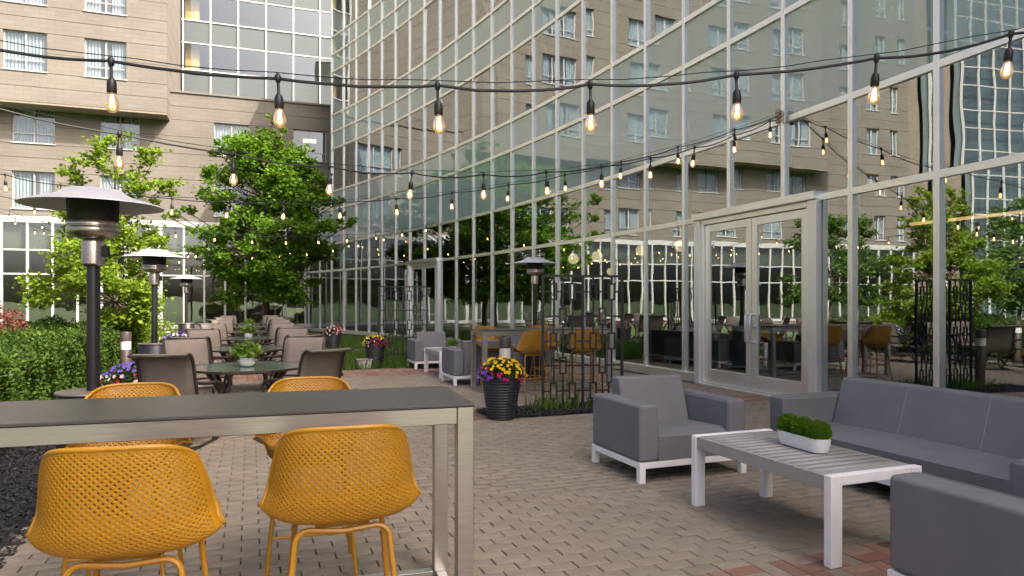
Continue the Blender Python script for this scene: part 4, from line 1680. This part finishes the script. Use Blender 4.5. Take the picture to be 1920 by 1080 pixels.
# ------------------------------------------------------------------ dining sets
def make_sling_chair():
    t = thing('sling_chair', 'x', 'chair', (0, 0, 0), 0, 'taupe sling dining chairs')
    prof = [(.30, .40), (.24, .425), (.05, .40), (-.14, .375), (-.22, .40), (-.265, .50), (-.31, .66), (-.35, .82), (-.385, .92), (-.43, .975), (-.49, .99), (-.535, .965)]
    # smooth the profile
    pr = []
    for i in range(len(prof) - 1):
        for f in (0, .5):
            pr.append((prof[i][0] * (1 - f) + prof[i + 1][0] * f, prof[i][1] * (1 - f) + prof[i + 1][1] * f))
    pr.append(prof[-1])
    for _ in range(2):
        pr = [pr[0]] + [((pr[i - 1][0] + 2 * pr[i][0] + pr[i + 1][0]) / 4, (pr[i - 1][1] + 2 * pr[i][1] + pr[i + 1][1]) / 4) for i in range(1, len(pr) - 1)] + [pr[-1]]
    hw = .275
    vs, fs = [], []
    nx = 6
    for k, (y, z) in enumerate(pr):
        for i in range(nx + 1):
            u = -1 + 2 * i / nx
            vs.append((u * (hw - .01), y - .0 + .014 * (1 - u * u) * (-1 if z > .5 else 0), z - (.02 * (1 - u * u) if z < .5 else 0)))
    for k in range(len(pr) - 1):
        for i in range(nx):
            a = k * (nx + 1) + i
            fs.append((a, a + 1, a + nx + 2, a + nx + 1))
    sl = MB().add(vs, fs).build('sling', M['sling'], t, smooth=True)
    so = sl.modifiers.new('thick', 'SOLIDIFY')
    so.thickness = .006
    for sx in (-1, 1):
        MB().tube([(sx * hw, y, z) for y, z in pr], .016, 6).build('side_rail', M['bronze'], t, smooth=True)
        am = [(sx * (hw + .02), -.33, .68), (sx * (hw + .04), -.15, .655), (sx * (hw + .045), .10, .64), (sx * (hw + .045), .24, .615), (sx * (hw + .04), .30, .55), (sx * (hw + .02), .27, .42)]
        MB().tube(am, .018, 6).build('arm', M['bronze'], t, smooth=True)
        lg = [(sx * (hw - .01), .24, .42), (sx * (hw - .0), .31, .25), (sx * (hw), .33, .10), (sx * (hw), .29, .03), (sx * (hw), .18, .016), (sx * hw, -.28, .016), (sx * hw, -.33, .03)]
        MB().tube(lg, .016, 6).build('leg', M['bronze'], t, smooth=True)
        MB().tube([(sx * hw, -.18, .39), (sx * hw, -.10, .24), (sx * hw, .06, .10), (sx * hw, .16, .02)], .013, 6).build('spring_leg', M['bronze'], t, smooth=True)
    MB().tube([(-hw, -.31, .022), (hw, -.31, .022)], .014, 6).build('floor_bar', M['bronze'], t)
    MB().tube([(-hw, .27, .40), (hw, .27, .40)], .014, 6).build('front_bar', M['bronze'], t)
    MB().tube([(-hw, -.535, .965), (hw, -.535, .965)], .014, 6).build('top_bar', M['bronze'], t)
    MB().tube([(-hw, -.24, .47), (hw, -.24, .47)], .012, 6).build('rear_bar', M['bronze'], t)
    return t


def make_dining_table():
    t = thing('dining_table', 'x', 'table', (0, 0, 0), 0, 'glass topped dining tables')
    oc = []
    for k in range(8):
        a = R(22.5 + 45 * k)
        for da in (-3.5, 0, 3.5):
            rr = .725 if da == 0 else .728
            oc.append((rr * math.cos(a + R(da)), rr * math.sin(a + R(da))))
    MB().prism([(x * .965, y * .965) for x, y in oc], .712, .722).build('glass_top', M['table_glass'], t)
    rim = MB()
    n = len(oc)
    vs = [(x, y, .700) for x, y in oc] + [(x, y, .724) for x, y in oc] + [(x * .962, y * .962, .7255) for x, y in oc] + [(x * .962, y * .962, .700) for x, y in oc]
    fs = []
    for a in range(4):
        b = (a + 1) % 4
        fs += [(a * n + i, a * n + (i + 1) % n, b * n + (i + 1) % n, b * n + i) for i in range(n)]
    rim.add(vs, fs).build('rim', M['bronze'], t)
    for k in range(4):
        a = R(45 + 90 * k)
        c, s = math.cos(a), math.sin(a)
        pts = [(.60 * c, .60 * s, .70), (.52 * c, .52 * s, .62), (.40 * c, .40 * s, .45), (.38 * c, .38 * s, .25), (.44 * c, .44 * s, .10), (.52 * c, .52 * s, .0)]
        MB().tube(pts, [.024, .024, .026, .026, .024, .022], 8).build('leg', M['bronze'], t, smooth=True)
    ring = [(.39 * math.cos(R(30 * k)), .39 * math.sin(R(30 * k)), .33) for k in range(12)]
    MB().tube(ring, .012, 6, closed=True).build('brace_ring', M['bronze'], t)
    return t


chair0 = make_sling_chair()
KIDS[chair0] = [c for c in bpy.data.objects if c.parent == chair0]
table0 = make_dining_table()
KIDS[table0] = [c for c in bpy.data.objects if c.parent == table0]
ORD = ['first', 'second', 'third', 'fourth', 'fifth', 'sixth']
T0p, T0q = -.03, 8.85
for k in range(6):
    q0 = T0q + 3.43 * k
    loc = G(T0p, q0)
    lb = 'dark glass topped dining table, %s in the row from the camera' % ORD[k]
    if k == 0:
        table0.location = loc
        table0.rotation_euler = (0, 0, GA)
        table0['label'] = lb
    else:
        copy_tree(table0, loc, GA + random.uniform(-.05, .05), lb)
    for sx, sy, nm in ((-1, -1, 'left side, nearer chair'), (-1, 1, 'left side, farther chair'), (1, -1, 'right side, nearer chair'), (1, 1, 'right side, farther chair')):
        dx, dy = .62 * sx + random.uniform(-.04, .04), (.95 if sy > 0 else .86) * sy + random.uniform(-.05, .05)
        pos = G(T0p + dx, q0 + dy)
        # chair faces its table: local +y towards the middle
        ang = math.atan2(-dy * 1.15, -dx * .72) - math.pi / 2 + GA + random.uniform(-.12, .12)
        lb = 'taupe sling chair at the %s dining table, %s' % (ORD[k], nm)
        if k == 0 and sx == -1 and sy == -1:
            chair0.location = pos
            chair0.rotation_euler = (0, 0, ang)
            chair0['label'] = lb
        else:
            copy_tree(chair0, pos, ang, lb)
small_pot('bushy potted plant in white bowl on the first dining table', G(T0p + .0, T0q - .05, .7265), 1.25, 'white pots with green plants')
small_pot('potted plant in white bowl on the third dining table', G(T0p, T0q + 6.86, .7265), 1.2, 'white pots with green plants')
small_pot('potted plant in white bowl on the fifth dining table', G(T0p, T0q + 13.72, .7265), 1.15, 'white pots with green plants')

# ------------------------------------------------------------------ flower planters
def flower_mesh(name, mat, r=.028, petals=5):
    vs, fs = [(0, 0, 0)], []
    for k in range(petals * 2):
        a = math.pi * k / petals
        rr = r if k % 2 == 0 else r * .62
        vs.append((rr * math.cos(a), rr * math.sin(a), r * (.28 if k % 2 == 0 else .2)))
    n = petals * 2
    for k in range(n):
        fs.append((0, 1 + k, 1 + (k + 1) % n))
    b = len(vs)
    vs += [(r * .2 * math.cos(a), r * .2 * math.sin(a), r * .12) for a in (0, 2.1, 4.2)] + [(0, 0, r * .2)]
    fs += [(b, b + 1, b + 3), (b + 1, b + 2, b + 3), (b + 2, b, b + 3)]
    me = MB().add(vs, fs).mesh(name, mat)
    me.materials.append(M['fl_eye'])
    mi = [0] * n + [1] * 3
    me.polygons.foreach_set('material_index', mi)
    return me


FM = {c: flower_mesh('flower', M['fl_' + c]) for c in ('yellow', 'magenta', 'purple', 'violet', 'white', 'red', 'pink', 'pale_pink')}


def flower_planter(label, loc, s, colours, n=95, rad=.30, ribs=True):
    t = thing('flower_planter', label, 'planter', loc, 0, 'black planters of flowers')
    H, rt, rb = .56 * s, .255 * s, .165 * s
    prof = [(rb - .01, 0)]
    nr = 15
    for k in range(nr * 4 + 1):
        f = k / (nr * 4)
        r_ = rb + (rt - rb) * f ** .8 + .0045 * s * (math.sin(f * nr * 6.283))
        prof.append((r_, .004 + f * (H - .03)))
    prof += [(rt + .012 * s, H - .024), (rt + .012 * s, H), (rt - .012 * s, H), (rt - .02 * s, H - .05)]
    MB().lathe(prof, 40).build('pot', M['planter'], t, smooth=True)
    nn = 1100
    d = rng.normal(0, 1, (nn, 3))
    d[:, 2] = np.abs(d[:, 2])
    d /= np.linalg.norm(d, axis=1)[:, None]
    R0 = rad * s
    c = d * rng.uniform(.55, .98, (nn, 1)) * np.array([R0, R0, R0 * .72]) + np.array([0, 0, H - .03])
    leaf_cloud(c, .05 * s, M['leaf_flower'], 'leaves', t, outward=d)
    for k in range(n):
        a = k * 2.39996 + random.uniform(-.2, .2)
        z = 1 - (k + .5) / n * 1.12
        hr = math.sqrt(max(0, 1 - z * z))
        dv = Vector((hr * math.cos(a), hr * math.sin(a), z))
        pos = Vector((dv.x * R0, dv.y * R0, dv.z * R0 * .78 + H - .02)) * 1.0
        pos += Vector((random.gauss(0, .012), random.gauss(0, .012), random.gauss(0, .012)))
        c_ = colours(dv)
        o = link('flower', FM[c_], t, pos)
        q_ = (dv + Vector((random.gauss(0, .25), random.gauss(0, .25) - .25, random.gauss(0, .2)))).normalized().to_track_quat('Z', 'Y')
        o.rotation_euler = q_.to_euler()
        sc_ = s * random.uniform(.75, 1.15)
        o.scale = (sc_,) * 3
    return t


def mix1(d):
    # yellow above and to the right, magenta then purple low on the left
    h = d.z + .45 * d.x - .1 + random.gauss(0, .14)
    return 'yellow' if h > .28 else ('magenta' if h > -.05 else 'purple')


flower_planter('black ribbed planter of yellow, magenta and purple flowers beside the near screen', (-.137, 8.77, 0), 1.0, mix1, 150, .31)
flower_planter('black ribbed planter of yellow, white and magenta flowers by the far screen', (-3.19, 15.9, 0), .95,
               lambda d: 'yellow' if d.z + random.gauss(0, .2) > .55 else ('magenta' if d.x + random.gauss(0, .2) > 0 else random.choice(('white', 'yellow', 'magenta'))), 110, .29)
flower_planter('black planter of pink flowers behind the right dining chairs', (-5.3, 20.2, 0), 1.05,
               lambda d: random.choice(('pink', 'pale_pink', 'pale_pink', 'pink', 'red')), 110, .27)
flower_planter('planter of violet, red and white flowers beside the first dining chair', (-4.42, 7.95, 0), 1.0,
               lambda d: 'violet' if d.z + random.gauss(0, .12) > .5 else random.choice(('red', 'pale_pink', 'red', 'pale_pink', 'violet', 'red', 'white')), 150, .33)
flower_planter('planter of violet flowers under the farther left heaters', (-7.0, 14.2, 0), 1.1,
               lambda d: random.choice(('violet', 'violet', 'purple', 'pale_pink')), 90, .30)


# ------------------------------------------------------------------ black screens
def screen(label, loc, rz, W_=1.16, H=1.88):
    t = thing('metal_screen', label, 'screen', loc, rz, 'black metal screens with rectangles')
    b = .016
    for x in (0, W_ / 2, W_):
        MB().box(x - b * 1.1, x + b * 1.1, -b * 1.1, b * 1.1, 0, H).build('post', M['black'], t)
    for x0, x1 in ((b * 1.1, W_ / 2 - b * 1.1), (W_ / 2 + b * 1.1, W_ - b * 1.1)):
        for z in (.02, H - .012):
            MB().box(x0, x1, -b, b, z - b, z + b).build('rail', M['black'], t)
    rows = [H - .235, H - .585, H - .94, H - 1.285, H - 1.645]
    rw, rh = .055, .123
    tk = .012
    for pnl in (0, 1):
        xs = [W_ / 2 * (pnl + f) for f in (.265, .5, .735)]
        rects = []
        for r, z in enumerate(rows):
            for k in ((0, 2) if r % 2 == 0 else (1,)):
                rects.append((k, z))
                m_ = MB()
                m_.box(xs[k] - rw, xs[k] - rw + 2 * tk, -.009, .009, z - rh, z + rh)
                m_.box(xs[k] + rw - 2 * tk, xs[k] + rw, -.009, .009, z - rh, z + rh)
                m_.box(xs[k] - rw + 2 * tk, xs[k] + rw - 2 * tk, -.009, .009, z + rh - 2 * tk, z + rh)
                m_.box(xs[k] - rw + 2 * tk, xs[k] + rw - 2 * tk, -.009, .009, z - rh, z - rh + 2 * tk)
                m_.build('rectangle', M['black'], t)
        for k in range(3):
            zz = sorted([z for kk, z in rects if kk == k])
            edges = [.031] + [e for z in zz for e in (z - rh, z + rh)] + [H - .023]
            m_ = MB()
            for a, c in zip(edges[::2], edges[1::2]):
                m_.box(xs[k] - .012, xs[k] + .012, -.008, .008, a, c)
            m_.build('upright', M['black'], t)
        for r, z in enumerate(rows):
            ks = [k for k, zz in rects if zz == z]
            edges = [W_ / 2 * pnl + b * 1.1] + [e for k in ks for e in (xs[k] - rw, xs[k] + rw)] + [W_ / 2 * (pnl + 1) - b * 1.1]
            m_ = MB()
            for a, c in zip(edges[::2], edges[1::2]):
                m_.box(a, c, -.0065, .0065, z - .011, z + .011)
            m_.build('crossbar', M['black'], t)
    return t


screen('near black metal screen of linked rectangles behind the armchair', (.437, 9.65, 0), R(9))
screen('far black metal screen of linked rectangles by the far planter', (-3.23, 16.55, 0), R(6))


# ------------------------------------------------------------------ bollard lights
def bollard(label, loc):
    t = thing('bollard_light', label, 'bollard', loc, 0, 'bronze bollard lights')
    MB().lathe([(.085, 0), (.085, .70), (.082, .705)], 24).build('post', M['bollard'], t, smooth=True)
    MB().lathe([(.08, .706), (.08, .845)], 24).build('lens', M['lens'], t, smooth=True)
    MB().lathe([(.086, .847), (.086, .985), (.08, 1.0), (0, 1.0)], 24).build('cap', M['bollard'], t, smooth=True)
    return t


bollard('bronze bollard light in front of the hedge beside the red and violet flowers', (-6.45, 11.4, 0))
bollard('small looking bronze bollard light at the far end of the hedge', (-8.75, 17.3, 0))
bollard('bronze bollard light behind the near yellow flower planter', (-.1, 9.72, 0))
t_ = thing('utility_box', 'low pale utility cover in the grass by the far planter', 'box', G(2.45, 15.85), GA)
MB().box(-.16, .16, -.1, .1, -.03, .16).build('body', M['lens'], t_, bevel=.01)
MB().box(-.18, .18, -.12, .12, .162, .19).build('cover', M['concrete'], t_, bevel=.006)

# ------------------------------------------------------------------ string lights
sock = MB()
sock.lathe([(.007, .0), (.0075, -.085), (.012, -.09), (.019, -.105), (.0215, -.125), (.0215, -.165), (.019, -.17), (.0, -.17)], 12)
sock.lathe([(.004, .028), (.012, .018), (.017, .0), (.012, -.02), (.006, -.03)], 8)
sock_me = sock.mesh('lamp_holder', M['cable'], True)
bulb_me = MB().lathe([(.014, -.168), (.018, -.185), (.027, -.21), (.0305, -.232), (.027, -.255), (.015, -.272), (0, -.277)], 14).mesh('bulb', M['bulb'], True)
fil = MB()
for k in range(4):
    a = k * math.pi / 2
    fil.tube([(.004 * math.cos(a), .004 * math.sin(a), -.185), (.011 * math.cos(a + .5), .011 * math.sin(a + .5), -.25)], .0016, 4)
fil_me = fil.mesh('filament', M['filament'])


def string_light(label, line, hpts, x0, x1, spacing=.85, phase=.3, wire=True, rad=.0075, sagn=.02, anchor=True):
    """plan line y = a + b x; height quadratic through three (x, h) points; x0..x1 range of x"""
    a, b = line
    (xa, ha), (xb, hb), (xc, hc) = hpts
    A_ = np.array([[xa ** 2, xa, 1], [xb ** 2, xb, 1], [xc ** 2, xc, 1]])
    c2, c1, c0 = np.linalg.solve(A_, np.array([ha, hb, hc]))

    def P(x):
        return Vector((x, a + b * x, c2 * x * x + c1 * x + c0))
    t = thing('string_light', label, 'string lights', (0, 0, 0), 0, 'strings of bulbs over the patio')
    ln_ = math.sqrt(1 + b * b)
    n = int((x1 - x0) * ln_ / spacing)
    nodes = [x0 + (k + phase) * spacing / ln_ for k in range(n + 1)]
    nodes = [x for x in nodes if x0 < x < x1]
    stops = [x0] + nodes + [x1]
    pts = []
    rs = random.Random(int(abs(x0) * 100))
    for s0, s1 in zip(stops[:-1], stops[1:]):
        sg = sagn * rs.uniform(.4, 1.9)
        for k in range(8):
            f = k / 8
            v = P(s0 + (s1 - s0) * f)
            v.z -= sg * (1 - (2 * f - 1) ** 2)
            v += Vector((0, rs.uniform(-.003, .003), rs.uniform(-.002, .002)))
            pts.append(v)
    pts.append(P(x1))
    MB().tube(pts, rad, 6).build('cable', M['cable'], t, smooth=True)
    if wire:
        w_ = [P(x0 + (x1 - x0) * k / 40) + Vector((0, .012, .028 + .006 * math.sin(k * 1.9))) for k in range(41)]
        MB().tube(w_, .0028, 5).build('support_wire', M['cable'], t)
    for x in nodes:
        o = link('lamp_holder', sock_me, t, P(x))
        o.rotation_euler = (rs.gauss(0, .05), rs.gauss(0, .06), rs.uniform(0, 6))
        o.scale = (1.12, 1.12, .97)
        link('bulb', bulb_me, o)
        link('filament', fil_me, o)
    return t, P


def px_line(pts):
    """(x, h) triples straight"""
    return pts


# nearest string, straight across the top of the picture
string_light('nearest string of amber bulbs sagging across the top of the view', (3.78, .0977), [(-2.9, 2.86), (-.42, 2.685), (2.85, 3.07)], -4.6, 4.9, .85, .955, rad=.0085)
W1 = arc(2, .12)
s2, P2 = string_light('second string of bulbs running from upper left to the door mullion', (7.45, .70), [(-3.55, 2.87), (-1.5, 2.75), (W1.x, 4.33)], -6.0, W1.x, .84, .28)
string_light('third string of bulbs sagging from the door mullion to far left', (10.42, -.01), [(-7.4, 3.38), (-2.7, 3.03), (W1.x, 4.36)], -9.6, W1.x, .86, .1)
W2 = arc(14, .12)
b_ = .95
string_light('fourth string of bulbs from mid glass wall over the dining row', (W2.y - b_ * W2.x, b_), [(-12.0, 4.0), (-6.2, 3.55), (W2.x, 4.36)], -14.6, W2.x, 1.05, .2)
W3 = arc(20, .12)
b_ = .72
string_light('fifth string of bulbs in front of the maple crown', (W3.y - b_ * W3.x, b_), [(-17.0, 4.2), (-12.0, 3.5), (W3.x, 4.36)], -19.5, W3.x, 1.0, .3)
W4 = arc(20, .13)
b_ = .28
string_light('sixth string of bulbs low across the far dining tables', (W4.y - b_ * W4.x, b_), [(-17.5, 4.0), (-12.5, 3.35), (W4.x, 4.30)], -20.5, W4.x, 1.0, .6)
W5 = arc(17, .12)
b_ = .30
string_light('seventh string of bulbs from far glass wall toward the young tree', (W5.y - b_ * W5.x, b_), [(-15.5, 4.0), (-10.0, 3.4), (W5.x, 4.33)], -19.0, W5.x, 1.0, .4)
for w_, lb in ((W1, 'clay coloured insulator on the mullion right of the doors'), (W2, 'clay coloured insulator halfway along the glass wall'), (W3, 'clay coloured insulator at the far end of the glass wall')):
    t_ = thing('insulator', lb, 'insulator', (w_.x, w_.y, 4.25), 0, 'clay insulators holding the bulb strings')
    MB().lathe([(.03, 0), (.05, .02), (.05, .05), (.035, .07), (.05, .09), (.05, .12), (.035, .14), (.05, .16), (.05, .19), (.03, .21)], 14).build('body', M['ceramic_insulator'], t_, smooth=True)
    MB().tube([(0, 0, .1), (.12, .04, .1)], .012, 6).build('bracket', M['alu'], t_)
for (x, y, lb) in ((-6.2, 3.1, 'rust coloured steel post left of the frame near the camera'), (-9.8, 10.55, 'rust coloured steel post outside the hedge, seen reflected'), (-14.7, 12.95, 'rust coloured steel post far left holding bulb strings')):
    t_ = thing('string_post', lb, 'post', (x, y, 0), .2, 'rusted posts for the bulb strings')
    MB().box(-.06, .06, -.06, .06, 0, 4.3).build('shaft', M['rust'], t_, bevel=.005)
    MB().box(-.11, .11, -.11, .11, 0, .015).build('base_plate', M['rust'], t_)

# ------------------------------------------------------------------ inside the lobby
for k, (i, o, z, r_) in enumerate(((5.35, -1.2, 2.74, .13), (6.5, -1.2, 2.74, .12), (8.1, -1.3, 2.72, .15), (8.9, -1.2, 2.72, .15), (8.4, -2.0, 2.35, .10))):
    a = arc(i, o, z)
    t_ = thing('globe_pendant', ['warm globe pendant inside, just left of the doors', 'warm globe pendant inside, second left of the doors', 'warm globe pendant glowing behind the near screen', 'warm globe pendant behind the far heater dome', 'smaller warm globe pendant low behind the near screen'][k], 'lamp', a, 0, 'globe pendants in the lobby')
    MB().lathe([(0, -r_)] + [(r_ * math.cos(R(x)), r_ * math.sin(R(x))) for x in range(-75, 76, 15)] + [(0, r_)], 20).build('globe', M['globe'], t_, smooth=True)
    MB().tube([(0, 0, r_), (0, 0, 4.3 - z)], .006, 5).build('cord', M['cable'], t_)
a, b = arc(1.1, -1.2), arc(-.2, -1.4)
t_ = thing('linear_pendant', 'long warm linear lamp glowing inside right of the doors', 'lamp', (a.x, a.y, 2.62), math.atan2(b.y - a.y, b.x - a.x))
MB().box(0, (b - a).length, -.02, .02, -.02, .02).build('light_bar', M['line_lamp'], t_)
for f in (.1, .9):
    MB().tube([(f * (b - a).length, 0, .02), (f * (b - a).length, 0, 1.7)], .004, 5).build('cord', M['cable'], t_)
for k, (i, o) in enumerate(((.3, -1.6), (5.2, -1.8), (6.6, -2.0))):
    a = arc(i, o)
    seat_unit('lobby_armchair', ['dark armchair inside the lobby behind the sofa', 'dark armchair inside the lobby left of the doors', 'dark armchair inside the lobby behind the near screen'][k], 'armchair', .9, 'armchairs inside the lobby', a, arc_ang(i) + R(150))
print('objects', len(bpy.data.objects), 'tris', sum(len(o.data.polygons) for o in bpy.data.objects if o.type == 'MESH'))
